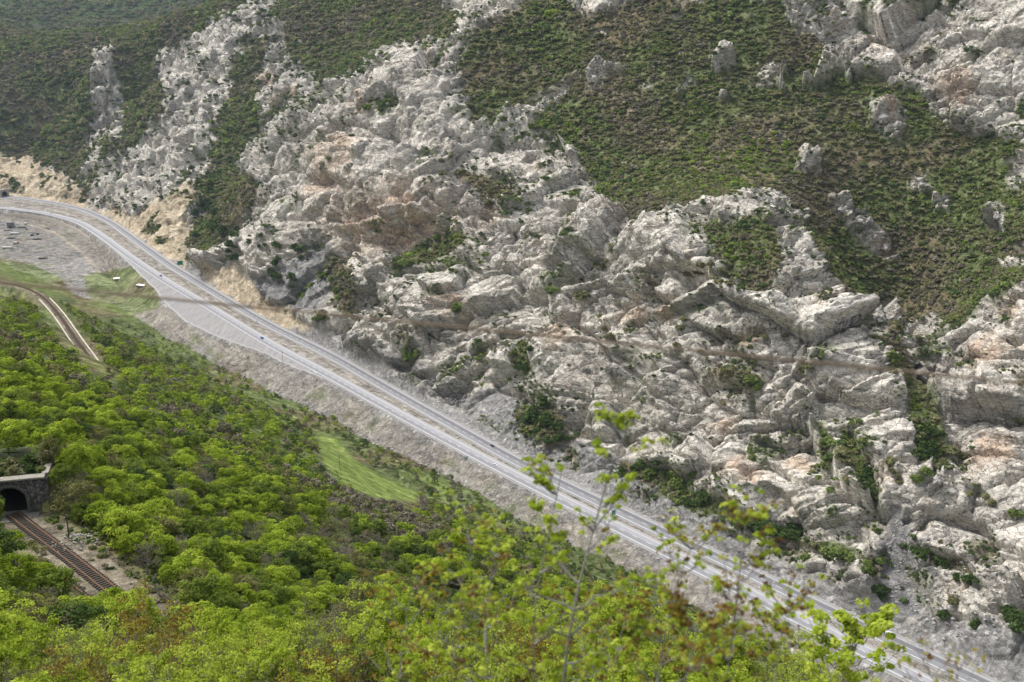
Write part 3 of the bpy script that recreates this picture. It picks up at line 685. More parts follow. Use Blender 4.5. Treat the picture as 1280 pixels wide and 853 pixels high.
# ------------------------------------------------------------------ scrub across the valley
def shrub_mesh(name, mat, seed, n=14, per=12, leaf=.30, flat=.5):
    r = np.random.default_rng(seed); cl = []
    for k in range(n):
        th = r.random()*6.283; rad = .72*math.sqrt(r.random()); cl.append(((rad*math.cos(th), rad*math.sin(th), .12+flat*(1-rad*.8)*r.random()), .34+.2*r.random()))
    return cloud_mesh(name, cl, per, leaf, mat, r, squash=.9)
SH = {k: [shrub_mesh('shrub_'+k, m, 300+j*7+i) for i in range(3)] for j, (k, m) in enumerate((('dark', M_SDARK), ('mid', M_SMID), ('olive', M_SOLIVE), ('brown', M_SBROWN), ('bright', M_SBRIGHT)))}
SHB = {k: [shrub_mesh('big_shrub_'+k, m, 400+j*7+i, 26, 16, .2, 1.2) for i in range(3)] for j, (k, m) in enumerate((('dark', M_DARK), ('mid', M_SMID), ('olive', M_SOLIVE)))}

nv = VF.shape[0]*VF.shape[1]
yr_gap = np.gradient(yr)[:, None]*np.ones((1, NC)); cell = yr_gap*(np.abs(YR0 := yr[:, None])*(az[1]-az[0]))/np.maximum(FAR['N'][..., 2], .25)
vis = (FPX > -170) & (FPX < 1400) & (FPY > -60) & (FPY < 900)
dist = FZC
pv = noise(VF, 75, 501); pv2 = noise(VF, 24, 502); pv3 = noise(VF, 130, 503)
per_area = np.interp(dist, [500, 900, 1300, 1900, 2600], [4.6, 6., 10., 18., 40.])
dens = np.maximum(FAR['veg'], .75*FAR['soft']*sstep(-.1, .35, pv2+.4*FAR['soft']))*(.45+.55*sstep(-.5, .2, pv2))+.85*sstep(.1, .5, FAR['patch'])+.07*FAR['rockf']*sstep(.1, .4, pv2)
mtn_side = FAR['dcut'] > 8
prob = np.where(vis & mtn_side & (~FAR['near']), dens*cell/per_area, 0)
take = rng.random(prob.shape) < prob
jr = rng.random(take.sum())-.5; jc = rng.random(take.sum())-.5
gr_, gc_ = np.gradient(VF, axis=0)[take], np.gradient(VF, axis=1)[take]
P = VF[take]+gr_*jr[:, None]+gc_*jc[:, None]; vp = FAR['veg'][take]; n_ = len(P); zc = dist[take]; qx = FPX[take]; qy = FPY[take]
a_, b_, c_ = pv[take], pv2[take], pv3[take]
left = qx < 580-0*qx
left = (zc > 1420)
u = rng.random(n_)
s_dark = .30+.5*left*sstep(.3, -.3, c_)+.6*(vp < .5)
s_brown = (1.5*sstep(.02, .4, a_)+.5*sstep(.0, .4, c_))*(vp > .4)+.05
s_olive = .75*(vp > .3)+.2
s_mid = 1.1*sstep(.2, -.3, a_)
s_bright = .55*sstep(.25, .6, b_-.6*a_)*(vp > .4)*(~left) + 1.6*np.exp(-((qx-935)/60)**2-((qy-205)/28)**2)
Wt = np.stack([s_dark, s_brown, s_olive, s_mid, s_bright], -1); Wt = np.cumsum(Wt/Wt.sum(-1, keepdims=True), -1)
cls = (u[:, None] > Wt).sum(-1)
size = np.interp(zc, [500, 900, 1500, 2200], [1.15, 1.45, 2.25, 3.4])*np.clip(np.exp(rng.normal(size=n_)*.42), .4, 2.4)*(1+.35*sstep(.0, .5, -a_))*np.where(vp > .5, 1., .72)
print('scrub', n_)
kinds = ['dark', 'brown', 'olive', 'mid', 'bright']
SRC = {}
for k in kinds:
    for i, me in enumerate(SH[k]): SRC[k, i] = bpy.data.objects.new('scrub_source', me)
nm = {'dark': 'dark_scrub', 'brown': 'leafless_scrub', 'olive': 'olive_scrub', 'mid': 'green_scrub', 'bright': 'bright_scrub'}
pick = rng.integers(0, 3, n_)
for j, k in enumerate(kinds):
    for i in range(3):
        m = (cls == j) & (pick == i); scatter(nm[k], P[m]-[0, 0, .15], size[m], SRC[k, i])

# shrubs on the pale rock that can be told apart: (column, row, spread x, spread y, count, size m, kind)
CLUMPS = [(675,520,24,26,9,6.5,'dark'),(700,548,10,8,2,5.,'dark'),(795,583,22,10,6,5.5,'dark'),(835,602,22,10,7,5.5,'mid'),(875,625,16,8,4,5.5,'dark'),(935,652,18,8,5,5,'dark'),(985,665,22,8,6,5,'dark'),(1045,695,18,6,6,4.5,'mid'),(1092,708,10,14,6,4.5,'mid'),(1100,738,8,8,3,4,'dark'),
 (1150,692,12,8,4,4.5,'dark'),(1175,705,12,6,4,4,'dark'),(1200,722,16,6,5,3.6,'dark'),(1062,572,16,20,8,4.2,'olive'),(1085,605,12,22,7,4.2,'dark'),(1032,555,7,20,5,4.2,'mid'),(1160,555,12,30,9,5,'dark'),(905,465,18,5,5,3.8,'olive'),(938,482,10,8,3,4.2,'mid'),(512,450,10,10,3,7.,'mid'),(575,386,14,8,4,5,'mid'),
 (410,345,16,10,5,5.,'mid'),(425,372,14,12,7,4.6,'mid'),(398,398,10,4,2,6.,'mid'),(350,320,30,22,11,6,'dark'),(300,310,30,20,9,7,'dark'),(260,280,16,30,12,8,'dark'),(255,235,16,30,8,8,'dark'),(690,360,12,8,3,4,'mid'),(725,372,10,10,4,4.4,'olive'),(655,450,6,16,4,4.5,'dark'),(760,420,30,8,3,3.2,'olive'),(850,405,6,10,3,3.5,'olive'),(848,432,8,4,2,3.8,'olive'),
 (530,320,14,8,4,5,'olive'),(500,330,12,8,4,5,'mid'),(545,300,20,5,4,4.5,'mid'),(620,240,26,16,7,4,'olive'),(560,215,20,12,5,4,'olive'),(470,135,12,8,3,5.5,'mid'),(1195,565,12,12,3,4.,'olive'),(1265,770,12,14,4,4.5,'dark'),(1270,645,8,6,2,4.2,'mid'),(1215,775,10,8,2,3.6,'dark'),(1180,770,5,5,1,3.6,'dark'),(1185,750,10,10,3,2.6,'olive'),(1225,625,16,8,3,3.,'olive'),(1275,520,8,5,2,4.5,'olive'),
 (870,340,16,10,6,3.6,'olive'),(900,345,14,12,6,3.6,'olive'),(760,330,20,10,4,3,'olive'),(1010,470,16,10,3,3,'olive'),(970,430,30,14,4,2.8,'olive'),(1120,450,8,20,6,4,'mid'),(1150,600,10,12,4,4.,'mid'),(1120,590,6,12,3,3.6,'olive')]
def rock_place(x, y):
    if x > 1090 and y > 670: return 'beside the grey scree chute'
    if 770 < x < 1090 and y > 570: return 'in the row along the cliff foot above the guardrail'
    if 640 < x < 720 and y > 495: return 'in the clump at the edge of the grey quarried bank'
    if x < 390 and y < 350: return 'in the dark gully beside the tan cutting'
    if x < 450: return 'on the gravelly slope left of the overhanging cliff'
    if 450 <= x < 640 and y < 345: return 'on the ledges around the overhanging cliff'
    if x > 1100: return 'in the gully right of the pale rock spur'
    return 'rooted in a crack of the pale cliff face'
LBL = {'dark': 'dark green rounded shrub', 'mid': 'mid green leafy shrub', 'olive': 'olive green low shrub'}
rr = random.Random(11)
for (cx, cy, sx, sy, n, sz, kd) in CLUMPS:
    for k in range(int(n*1.25+.5)):
        p = hit_far(cx+rr.gauss(0, sx*.55), cy+rr.gauss(0, sy*.55))
        if p is None: continue
        o = obj('shrub', SHB[kd][rr.randrange(3)]); q = sz*.9*rr.uniform(.5, 1.2); tagged(o, ('large ' if q > sz*.9*.95 else 'small ' if q < sz*.9*.68 else '')+LBL[kd]+' '+rock_place(cx, cy), 'shrub', 'shrubs on the pale rock wall'); place(o, (p[0], p[1]-.1*q, p[2]-.2*q), rr.random()*6.28, (q, q, q*rr.uniform(.85, 1.1)))

# ------------------------------------------------------------------ woods on the near hillside
def tree_set(key, crown_mat, seed, R, Hh, n, per, leaf, bark=M_BARK, cr=.95, up=.5):
    out = []
    for i in range(3):
        r = np.random.default_rng(seed+i)
        c = cloud_mesh('crown_'+key, crown_clumps(r, R, Hh, n, cr), per, leaf, crown_mat, r, up=up)
        paths, _ = branchy(r, Hh*.85, R*.8, 6, .16, 1); tm = tubes_mesh('trunk_'+key, paths); tm.materials.append(bark)
        out.append((c, tm))
    return out
TREES = {'bright': tree_set('bright', M_BRIGHT, 601, 2.9, 6.2, 54, 74, .165, cr=.8), 'mid': tree_set('mid', M_MID, 611, 2.8, 5.6, 52, 70, .165, cr=.8), 'dark': tree_set('dark', M_DARK, 621, 2.6, 5.2, 48, 64, .165, cr=.8), 'olive': tree_set('olive', M_OLIVE, 631, 2.6, 5.6, 46, 40, .15, cr=.8)}
def bare_set(seed):
    out = []
    for i in range(3):
        r = np.random.default_rng(seed+i); paths, tips = branchy(r, 6., 2.6, 16, .13, 7, start=.12)
        tm = tubes_mesh('branches', paths, 4); tm.materials.append(M_BARKG)
        cl = [(tuple(t_), .34) for t_ in tips]; c = cloud_mesh('buds', cl, 9, .075, M_BROWN, r); out.append((c, tm))
    return out
TREES['bare'] = bare_set(641)
FAR_TREES = {k: [cloud_mesh('far_crown_'+k, crown_clumps(np.random.default_rng(700+i*3+j), 2.8, 5.4, 22, 1.05, .12), 16, .42, m, np.random.default_rng(800+i*3+j)) for j in range(2)] for i, (k, m) in enumerate((('bright', M_BRIGHT), ('mid', M_MID), ('dark', M_DARK), ('olive', M_OLIVE), ('bare', M_BROWN)))}

KEEP_CLEAR = [[(36,640),(60,642),(100,668),(160,722),(148,738),(80,700)],[(-10,580),(50,575),(62,610),(60,645),(-10,640)],[(40,362),(60,362),(100,408),(132,458),(112,464),(80,425),(50,385)],[(-10,348),(40,362),(30,372),(-10,362)]]
cand = []
for _ in range(26000):
    az_ = rng.uniform(-.60, .50); Yv = 66*(1150/66)**(rng.random()**.72); cand.append((az_*Yv, Yv))
cand = np.array(cand)
pp_ = perp(cand[:, 0], cand[:, 1]); cz = near_z(cand[:, 0], cand[:, 1])
d1 = np.abs(line_dist(TR1, cand[:, 0], cand[:, 1], 1)[0]); d2 = np.abs(line_dist(TR2, cand[:, 0], cand[:, 1], 1)[0])
zt_, _, dB_, _, e_ = terrain(cand[:, 0].reshape(1, -1).repeat(2, 0), cand[:, 1].reshape(1, -1).repeat(2, 0))
ok = (d1 > 5.5) & (d2 > 5.0) & (cz > zt_[0]+.5) & (dB_[0] < -20)
C3d = np.c_[cand, cz]; qx, qy, qz = proj(C3d); qyt = proj(C3d+[0, 0, 3.5])[1]
fld = np.maximum(polys_dist(qx, qy, FIELD[:1]+FIELD[2:4]), polys_dist(qx, qyt, FIELD[:1]+FIELD[2:4])); clr = np.full(len(qx), -99.)
for hh_ in (0, 2.5, 5.): 
    xx, yy, _ = proj(C3d+[0, 0, hh_]); clr = np.maximum(clr, polys_dist(xx, yy, KEEP_CLEAR, 30)+F*1.6/qz)
ok &= (fld < -5) & (clr < 2) & (qx > -60) & (qx < 1180) & (qy < 1000)
# Poisson-like thinning
order = rng.permutation(np.flatnonzero(ok)); cellsz = 3.3; seen = {}; sel = []
for i in order:
    x, y = C3d[i, :2]; k = (int(x//cellsz), int(y//cellsz)); bad = False
    mind = 2.8 if qz[i] < 420 else 3.5
    for a in (-1, 0, 1):
        for b in (-1, 0, 1):
            for j in seen.get((k[0]+a, k[1]+b), ()):
                if (C3d[j, 0]-x)**2+(C3d[j, 1]-y)**2 < mind*mind: bad = True
    if not bad: seen.setdefault(k, []).append(i); sel.append(i)
sel = np.array(sel); S = C3d[sel]; sz_ = qz[sel]; sx_ = qx[sel]; sy_ = qy[sel]; sp = pp_[sel]
na, nb_ = noise(S*[1, 1, 0], 55, 901), noise(S*[1, 1, 0], 22, 902)
wb = .35+1.6*sstep(430, 520, sy_)*sstep(480, 260, sx_)+.5*sstep(0, .4, nb_)+.15
wm = .7+.4*sstep(.1, -.4, na); wd = .22+1.3*sstep(300, 400, sp)+.5*sstep(.1, .5, -na); wo_ = .5+.6*sstep(0, .4, na); wr = .2+1.3*np.exp(-((sx_-440)/110)**2-((sy_-640)/70)**2)+1.3*sstep(.15, .45, na)*sstep(.0, .3, -nb_+.1)+.5*sstep(350, 500, sx_)*sstep(700, 600, sy_)
Wt = np.stack([wb, wm, wd, wo_, wr], -1); Wt = np.cumsum(Wt/Wt.sum(-1, keepdims=True), -1); cls = (rng.random(len(S))[:, None] > Wt).sum(-1)
TK = ['bright', 'mid', 'dark', 'olive', 'bare']
tsz = (.42+.62*rng.random(len(S)))*np.where(sy_ > 430, 1.05, .85)*np.where(sp > 330, .8, 1.)
near_order = np.argsort(sz_/tsz)
inframe = (sx_ > -20) & (sx_ < 1100) & (sy_-F*5/sz_ < 853)
indiv = [i for i in near_order if inframe[i]][:300]
print('hillside trees', len(S))
TLBL = {'bright': 'bright green tree', 'mid': 'mid green tree', 'dark': 'dark green tree', 'olive': 'olive thin-leaved tree', 'bare': 'bare grey tree'}
def slope_place(i):
    j = sel[i]; dp = math.hypot(S[i, 0]-PORT[0], S[i, 1]-PORT[1])
    wh = 'by the tunnel portal' if dp < 24 else 'by the rusty track' if d1[j] < 14 else 'by the lower railway' if d2[j] < 40 else 'below the rusty track' if sz_[i] < 260 else 'low on the wooded slope'
    oth = [q for q in indiv if q != i and cls[q] != cls[i]]; q = min(oth, key=lambda q: (S[q, 0]-S[i, 0])**2+(S[q, 1]-S[i, 1])**2)
    return wh+(' next to an ' if tsz[q] <= .9 and tsz[q] >= .62 and TK[cls[q]] == 'olive' else ' next to a ')+('tall ' if tsz[q] > .9 else 'small ' if tsz[q] < .62 else '')+{'bright': 'bright green', 'mid': 'mid green', 'dark': 'dark green', 'olive': 'olive', 'bare': 'bare'}[TK[cls[q]]]+' one'
for i in indiv:
    k = TK[cls[i]]; c, tm = TREES[k][rng.integers(3)]
    e = thing('bare_tree' if k == 'bare' else 'broadleaf_tree', ('tall ' if tsz[i] > .9 else 'small ' if tsz[i] < .62 else '')+TLBL[k]+' '+slope_place(i), 'tree', 'trees on the railway slope', tuple(S[i]-[0, 0, .3]), rng.random()*6.28)
    e.scale = (tsz[i]*rng.uniform(.9, 1.15), tsz[i]*rng.uniform(.9, 1.15), tsz[i]*rng.uniform(.85, 1.15))
    obj('twigs' if k == 'bare' else 'crown', c, None, e); obj('trunk', tm, None, e)
rest = np.setdiff1d(np.arange(len(S)), indiv)

WN = {'bright': 'bright_green_woodland', 'mid': 'green_woodland', 'dark': 'dark_woodland', 'olive': 'olive_woodland', 'bare': 'leafless_woodland'}
for j, k in enumerate(TK):
    for v in range(2):
        m = rest[(cls[rest] == j) & (rest % 2 == v)]
        closer = sz_[m] < 330
        so1 = bpy.data.objects.new('wood_source', FAR_TREES[k][v]); so2 = bpy.data.objects.new('wood_source', TREES[k][v][0])
        scatter(WN[k], S[m][~closer]-[0, 0, .4], tsz[m][~closer], so1)
        scatter(WN[k], S[m][closer]-[0, 0, .4], tsz[m][closer], so2)
# ------------------------------------------------------------------ far hill behind the left mountain
hx, hy = np.meshgrid(np.linspace(-2600, 900, 120), np.linspace(2750, 4300, 60))
hz = 150+.21*(hy-2900)+np.interp(hx, [-2600, -1300, -900, -300, 900], [120, 30, 60, 260, 420])
Vh = np.stack([hx, hy, hz], -1); Vh[..., 2] += 60*fbm(Vh, 500, 4, 111); Vh[0, :, 2] = -40
z0 = np.zeros(hx.shape); me = grid_mesh('far_hill', Vh); tint = ground_tints(Vh/8, z0+1, z0, z0, z0, z0, z0)*[.5, .62, .6, 1]; set_attr(me, 'tint', tint.reshape(-1, 4))
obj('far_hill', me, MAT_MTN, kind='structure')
hv = Vh.reshape(-1, 3); hp_, hq_, _ = proj(hv); hk = np.flatnonzero((hp_ > -60) & (hp_ < 400) & (hq_ > -30) & (hq_ < 80))
if len(hk):
    for v, k in enumerate(('dark', 'mid', 'olive', 'brown')):
        pk = rng.choice(hk, 1500); scatter(nm[k], hv[pk]+np.c_[rng.uniform(-15, 15, (1500, 1)), rng.uniform(-18, 18, (1500, 1)), np.zeros((1500, 1))], 5+4*rng.random(1500), SRC[k, v % 3])

# ------------------------------------------------------------------ roads
def road_mat(name, c, streak=.18):
    m = new_mat(name); t = NT(m); pos = t.n('ShaderNodeNewGeometry').outputs['Position']
    mp = t.n('ShaderNodeMapping', {'Vector': pos, 'Rotation': (0, 0, -.83), 'Scale': (1., .045, 1)}).outputs[0]
    n = t.noise(mp, .55, 4, .6); n2 = t.noise(pos, .12, 4, .6)
    col = t.mix(n, tuple(x*(1-streak) for x in c), tuple(x*(1+streak) for x in c)); col = t.mix(t.math('MULTIPLY', n2, .5), col, tuple(x*.85 for x in c))
    t.out(t.bsdf(col, .85, None, .2)); return m
M_ASPH = road_mat('worn_asphalt', (.225, .223, .232), .25); M_ASPHL = road_mat('pale_asphalt', (.31, .308, .322), .22); M_ASPHD = road_mat('dark_asphalt', (.155, .154, .163), .25)
def layby_mat():
    m = new_mat('dusty_lay_by'); t = NT(m); pos = t.n('ShaderNodeNewGeometry').outputs['Position']
    mp = t.n('ShaderNodeMapping', {'Vector': pos, 'Rotation': (0, 0, -.9), 'Scale': (1., .1, 1)}).outputs[0]
    a_ = t.ramp(t.noise(mp, .35, 5, .65), [(.35, (.19, .187, .19)), (.5, (.25, .245, .248)), (.68, (.33, .322, .315))]); b_ = t.ramp(t.noise(pos, .07, 5, .65), [(.4, 0.), (.65, 1.)])
    c_ = t.mix(t.math('MULTIPLY', b_, .55), a_, (.30, .28, .25)); c_ = t.mix(t.math('MULTIPLY', t.ramp(t.noise(pos, .3, 3), [(.6, 0.), (.72, 1.)]), .5), c_, (.11, .108, .11))
    t.out(t.bsdf(c_, .9, None, .1)); return m
M_LAYBY = layby_mat()
M_SHOULD = road_mat('gravel_shoulder', (.33, .32, .31), .12); M_PAINT = simple_mat('white_road_paint', (.58, .58, .58), .7, 0, .1, .5)
M_STEEL = simple_mat('galvanised_steel', (.42, .43, .44), .45, .6, .1, 2.); M_CONC = simple_mat('concrete', (.38, .36, .33), .9, 0, .2, .6); M_EARTH = road_mat('median_earth', (.25, .24, .222), .25)
def normals(L):
    t = np.gradient(L, axis=0); t /= np.linalg.norm(t, axis=1)[:, None]; return t, np.stack([-t[:, 1], t[:, 0]], -1)
def ribbon(name, L, a, b, z, mat, parent=None, dash=None, **kw):
    """strip between offsets a and b (positive towards the mountain); dash=(on, off) metres"""
    t, n = normals(L); a = np.broadcast_to(a, len(L)); b = np.broadcast_to(b, len(L))
    if dash is None:
        V = np.stack([np.c_[L+n*a[:, None], np.full(len(L), z)], np.c_[L+n*b[:, None], np.full(len(L), z)]], 1); me = grid_mesh(name, V)
    else:
        s = np.r_[0, np.cumsum(np.linalg.norm(np.diff(L, axis=0), axis=1))]; st = np.arange(0, s[-1]-dash[0], sum(dash)); Vs = []
        for s0 in st:
            for q, o in ((s0, a[0]), (s0+dash[0], a[0]), (s0+dash[0], b[0]), (s0, b[0])):
                p = np.array([np.interp(q, s, L[:, k]) for k in range(2)]); nn = np.array([np.interp(q, s, n[:, k]) for k in range(2)]); Vs.append((*(p+nn*o), z))
        me = raw_mesh(name, np.array(Vs), np.arange(len(Vs)).reshape(-1, 4)[:, ::-1])
    return obj(name, me, mat, parent, **kw)
LAr = LA[LA[:, 1] < 1965]
ribbon('road_shoulder', LAr, HWA+2.6, -HWA-1.6, .05, M_SHOULD, kind='structure')
ra = ribbon('mountain_side_carriageway', LAr, HWA-.4, -HWA+.4, .08, M_ASPH, kind='structure')
ribbon('worn_lane', LAr, 3.9, .5, .10, M_ASPHD, ra)
ribbon('edge_line', LAr, HWA-.75, HWA-1.0, .12, M_PAINT, ra); ribbon('edge_line', LAr, -HWA+1.25, -HWA+.75, .12, M_PAINT, ra); ribbon('lane_line', LAr, .16, -.16, .12, M_PAINT, ra, (4.5, 7.5), kind='stuff')
tB, nB = normals(LB)
ribbon('road_shoulder', LB, HWB+2.2, -HWB-2.0-APRON, .05, M_SHOULD, kind='structure')
rb = ribbon('valley_side_carriageway', LB, HWB-.3, -HWB+.3-APRON, .08, M_ASPHL, kind='structure')
ribbon('worn_lane', LB, .2, -3.6, .10, M_ASPH, rb); ribbon('lay_by_surface', LB, -HWB+.1, np.minimum(-HWB+.05, -HWB-APRON+.8), .095, M_LAYBY, rb)
ribbon('edge_line', LB, HWB-.6, HWB-1.0, .12, M_PAINT, rb); ribbon('edge_line', LB, -HWB+1.2, -HWB+.8, .12, M_PAINT, rb); ribbon('lane_line', LB, .16, -.16, .12, M_PAINT, rb, (4.5, 7.5), kind='stuff')
# earth bank on the median
midL = []; 
for k in range(0, len(LAr)):
    j = np.argmin(np.hypot(*(LB-LAr[k]).T)); midL.append((LAr[k]*.5+LB[j]*.5, np.hypot(*(LB[j]-LAr[k]))))
MP = np.array([m[0] for m in midL]); MW = np.array([m[1] for m in midL]); tm_, nm_ = normals(MP)
gap = np.clip(MW/2-HWA-2.4, .3, 12); prof = np.linspace(-1, 1, 13)
P3 = np.concatenate([MP[:, None]+nm_[:, None]*(gap[:, None]*prof)[..., None], np.zeros((len(MP), 13, 1))], -1)
P3[..., 2] = .06+.55*(1-prof**2)[None]*np.clip(gap, 0, 2)[:, None]*.5*(1+.7*fbm(P3, 12, 3, 121)); mme = grid_mesh('median_bank', P3)
z0m = np.zeros(P3.shape[:2]); gutter = np.exp(-((prof[None]-.35*np.sin(np.arange(len(MP))[:, None]*.02)-.1)/.16)**2)
mt = ground_tints(P3, .75*sstep(.15, .4, fbm(P3, 9, 3, 131)), z0m, .5*gutter, z0m+1, .25+z0m, z0m); mt[..., :3] *= (1-.4*gutter*sstep(-.2, .2, fbm(P3, 30, 2, 132)))[..., None]
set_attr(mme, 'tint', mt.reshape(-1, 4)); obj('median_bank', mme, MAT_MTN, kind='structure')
def guardrail(L, off, label, s0=0, s1=1e9):
    t, n = normals(L); s = np.r_[0, np.cumsum(np.linalg.norm(np.diff(L, axis=0), axis=1))]; m = (s >= s0) & (s <= s1); Q = (L+n*off)[m]
    e = thing('guardrail', label, 'guardrail', 'guardrails of the highway', (*Q[0], 0.))
    R = np.c_[Q-Q[0], np.zeros(len(Q))]; nn = np.c_[n[m], np.zeros(m.sum())]
    sec = [(.06, .42), (.0, .50), (.06, .58), (.0, .66), (.06, .74), (-.05, .74), (-.05, .42)]
    V = np.stack([R+nn*a+[0, 0, b+.08] for a, b in sec+sec[:1]], 1); obj('rail', grid_mesh('rail', V), M_STEEL, e)
    Vs, Qs = [], []; ss = np.arange(0, s[m][-1]-s[m][0], 4.)
    for q in ss:
        p = np.array([np.interp(q+s[m][0], s[m], R[:, k]) for k in range(3)])
        b = np.array([(-.07, -.07), (.07, -.07), (.07, .07), (-.07, .07)]); o = len(Vs)
        for z in (0, .85): Vs += [(p[0]+x, p[1]+y, z) for x, y in b]
        Qs += [(o+i, o+(i+1) % 4, o+4+(i+1) % 4, o+4+i) for i in range(4)]+[(o+4, o+5, o+6, o+7)]
    obj('posts', raw_mesh('posts', np.array(Vs), np.array(Qs)), M_STEEL, e, kind='stuff')
guardrail(LAr, HWA+1.0, 'long steel guardrail between the dark lanes and the rock face')
guardrail(LAr, -HWA-.8, 'long steel guardrail along the median side of the dark lanes')
guardrail(LB, -HWB-1.0, 'long steel guardrail above the gravel river embankment', 1190)

# ------------------------------------------------------------------ vehicles
def car_glass(): return simple_mat('car_glass', (.03, .035, .04), .15, 0, .05)
M_GLASS = car_glass(); M_TYRE = simple_mat('tyre_rubber', (.025, .025, .025), .9); M_RIM = simple_mat('wheel_rim', (.45, .45, .46), .4, .7); M_LAMP = simple_mat('lamp_lens', (.7, .68, .6), .2); M_RED = simple_mat('tail_lamp', (.45, .02, .02), .3)
def paint(name, c): return simple_mat(name, c, .35, 0, .04)
PAINTS = {'white': paint('white_paint', (.78, .78, .77)), 'black': paint('black_paint', (.02, .02, .022)), 'blue': paint('blue_paint', (.03, .10, .42)), 'red': paint('red_paint', (.55, .03, .03)), 'grey': paint('grey_paint', (.16, .15, .17)), 'yellow': paint('yellow_paint', (.6, .38, .03))}
def prism(name, prof, w0, w1, mat, parent, bevel=.06, taper_z=None):
    """side profile (x, z) extruded across the width, narrowed above taper_z"""
    bm = bmesh.new(); rows_ = []
    for sgn in (-1, 1):
        rows_.append([bm.verts.new((x, sgn*(w1 if taper_z is not None and z > taper_z else w0)/2, z)) for x, z in prof])
    n = len(prof)
    bm.faces.new(rows_[0][::-1]); bm.faces.new(rows_[1])
    for i in range(n): bm.faces.new([rows_[0][i], rows_[0][(i+1) % n], rows_[1][(i+1) % n], rows_[1][i]])
    bmesh.ops.recalc_face_normals(bm, faces=bm.faces)
    if bevel: bmesh.ops.bevel(bm, geom=bm.edges[:], offset=bevel, segments=2, affect='EDGES', clamp_overlap=True)
    me = bpy.data.meshes.new(name); bm.to_mesh(me); bm.free(); return obj(name, me, mat, parent)
def box(name, c, d, mat, parent=None, bevel=0., rot=None):
    bm = bmesh.new(); bmesh.ops.create_cube(bm, size=1.)
    bmesh.ops.scale(bm, vec=d, verts=bm.verts)
    if bevel: bmesh.ops.bevel(bm, geom=bm.edges[:], offset=bevel, segments=2, affect='EDGES', clamp_overlap=True)
    if rot: bmesh.ops.rotate(bm, matrix=rot, verts=bm.verts)
    bmesh.ops.translate(bm, vec=c, verts=bm.verts)
    me = bpy.data.meshes.new(name); bm.to_mesh(me); bm.free(); return obj(name, me, mat, parent)
def wheel_meshes(r, w):
    out = []
    for nm_2, rad, ww, mat in (('tyre', r, w, M_TYRE), ('rim', r*.6, w+.02, M_RIM)):
        bm = bmesh.new(); bmesh.ops.create_cone(bm, cap_ends=True, segments=18, radius1=rad, radius2=rad, depth=ww); bmesh.ops.rotate(bm, matrix=Matrix.Rotation(math.pi/2, 3, 'X'), verts=bm.verts)
        me = bpy.data.meshes.new(nm_2); bm.to_mesh(me); bm.free(); me.materials.append(mat); out.append(me)
    return out
WHEEL = {k: wheel_meshes(*v) for k, v in {'car': (.31, .2), 'truck': (.5, .3)}.items()}
def wheels(e, xs, track, kind='car'):
    r = .31 if kind == 'car' else .5
    for x in xs:
        for s_ in (-1, 1):
            w = obj('wheel', WHEEL[kind][0], None, e); w.location = (x, s_*track/2, r); q = obj('rim', WHEEL[kind][1], None, w)
def saloon(e, col):
    p = PAINTS[col]
    prism('body', [(-2.15, .32), (-2.2, .62), (-2.1, .86), (-1.5, .92), (.95, .9), (2.0, .74), (2.15, .55), (2.12, .30)], 1.72, 1.72, p, e)
    prism('window_band', [(-1.55, .88), (-1.1, 1.30), (.15, 1.32), (.95, .88)], 1.6, 1.34, M_GLASS, e, .03, 1.)
    prism('roof', [(-1.12, 1.28), (-1.0, 1.40), (.05, 1.42), (.22, 1.29)], 1.36, 1.26, p, e, .03, 1.35)
    for s_ in (-1, 1): box('headlight', (2.05, s_*.62, .62), (.16, .34, .14), M_LAMP, e, .03); box('tail_light', (-2.17, s_*.64, .7), (.08, .3, .16), M_RED, e, .02)
    wheels(e, (-1.35, 1.35), 1.56)
def pickup(e, col):
    p = PAINTS[col]
    prism('cab', [(.35, .45), (.35, 1.85), (.6, 1.98), (1.5, 1.95), (2.0, 1.2), (2.75, 1.05), (2.8, .45)], 1.75, 1.6, p, e, .06, 1.4)
    prism('window_band', [(.42, 1.22), (.42, 1.72), (1.46, 1.78), (1.86, 1.22)], 1.79, 1.66, M_GLASS, e, .02, 1.5)
    box('load_bed', (-1.1, 0, .78), (2.8, 1.8, .16), PAINTS['grey'], e, .03)
    for s_ in (-1, 1): box('bed_side', (-1.1, s_*.88, 1.08), (2.8, .06, .5), p, e, .02); box('headlight', (2.76, s_*.62, .78), (.12, .3, .16), M_LAMP, e, .03)
    box('tailgate', (-2.48, 0, 1.08), (.06, 1.7, .5), p, e, .02); box('chassis', (.1, 0, .5), (5., .8, .16), PAINTS['grey'], e, .02)
    wheels(e, (-1.5, 1.9), 1.56)
def van(e, col):
    p = PAINTS[col]
    prism('body', [(-2.5, .35), (-2.52, 1.9), (-2.35, 2.1), (1.2, 2.1), (1.75, 1.35), (2.5, 1.08), (2.55, .35)], 1.9, 1.74, p, e, .08, 1.6)
    prism('windscreen', [(1.16, 1.95), (1.3, 2.0), (1.82, 1.36), (1.62, 1.34)], 1.6, 1.5, M_GLASS, e, .01, 1.6)
    for s_ in (-1, 1): box('side_window', (.75, s_*.93, 1.6), (.9, .06, .5), M_GLASS, e, .02); box('headlight', (2.5, s_*.7, .8), (.12, .3, .2), M_LAMP, e, .03)
    wheels(e, (-1.6, 1.6), 1.7)
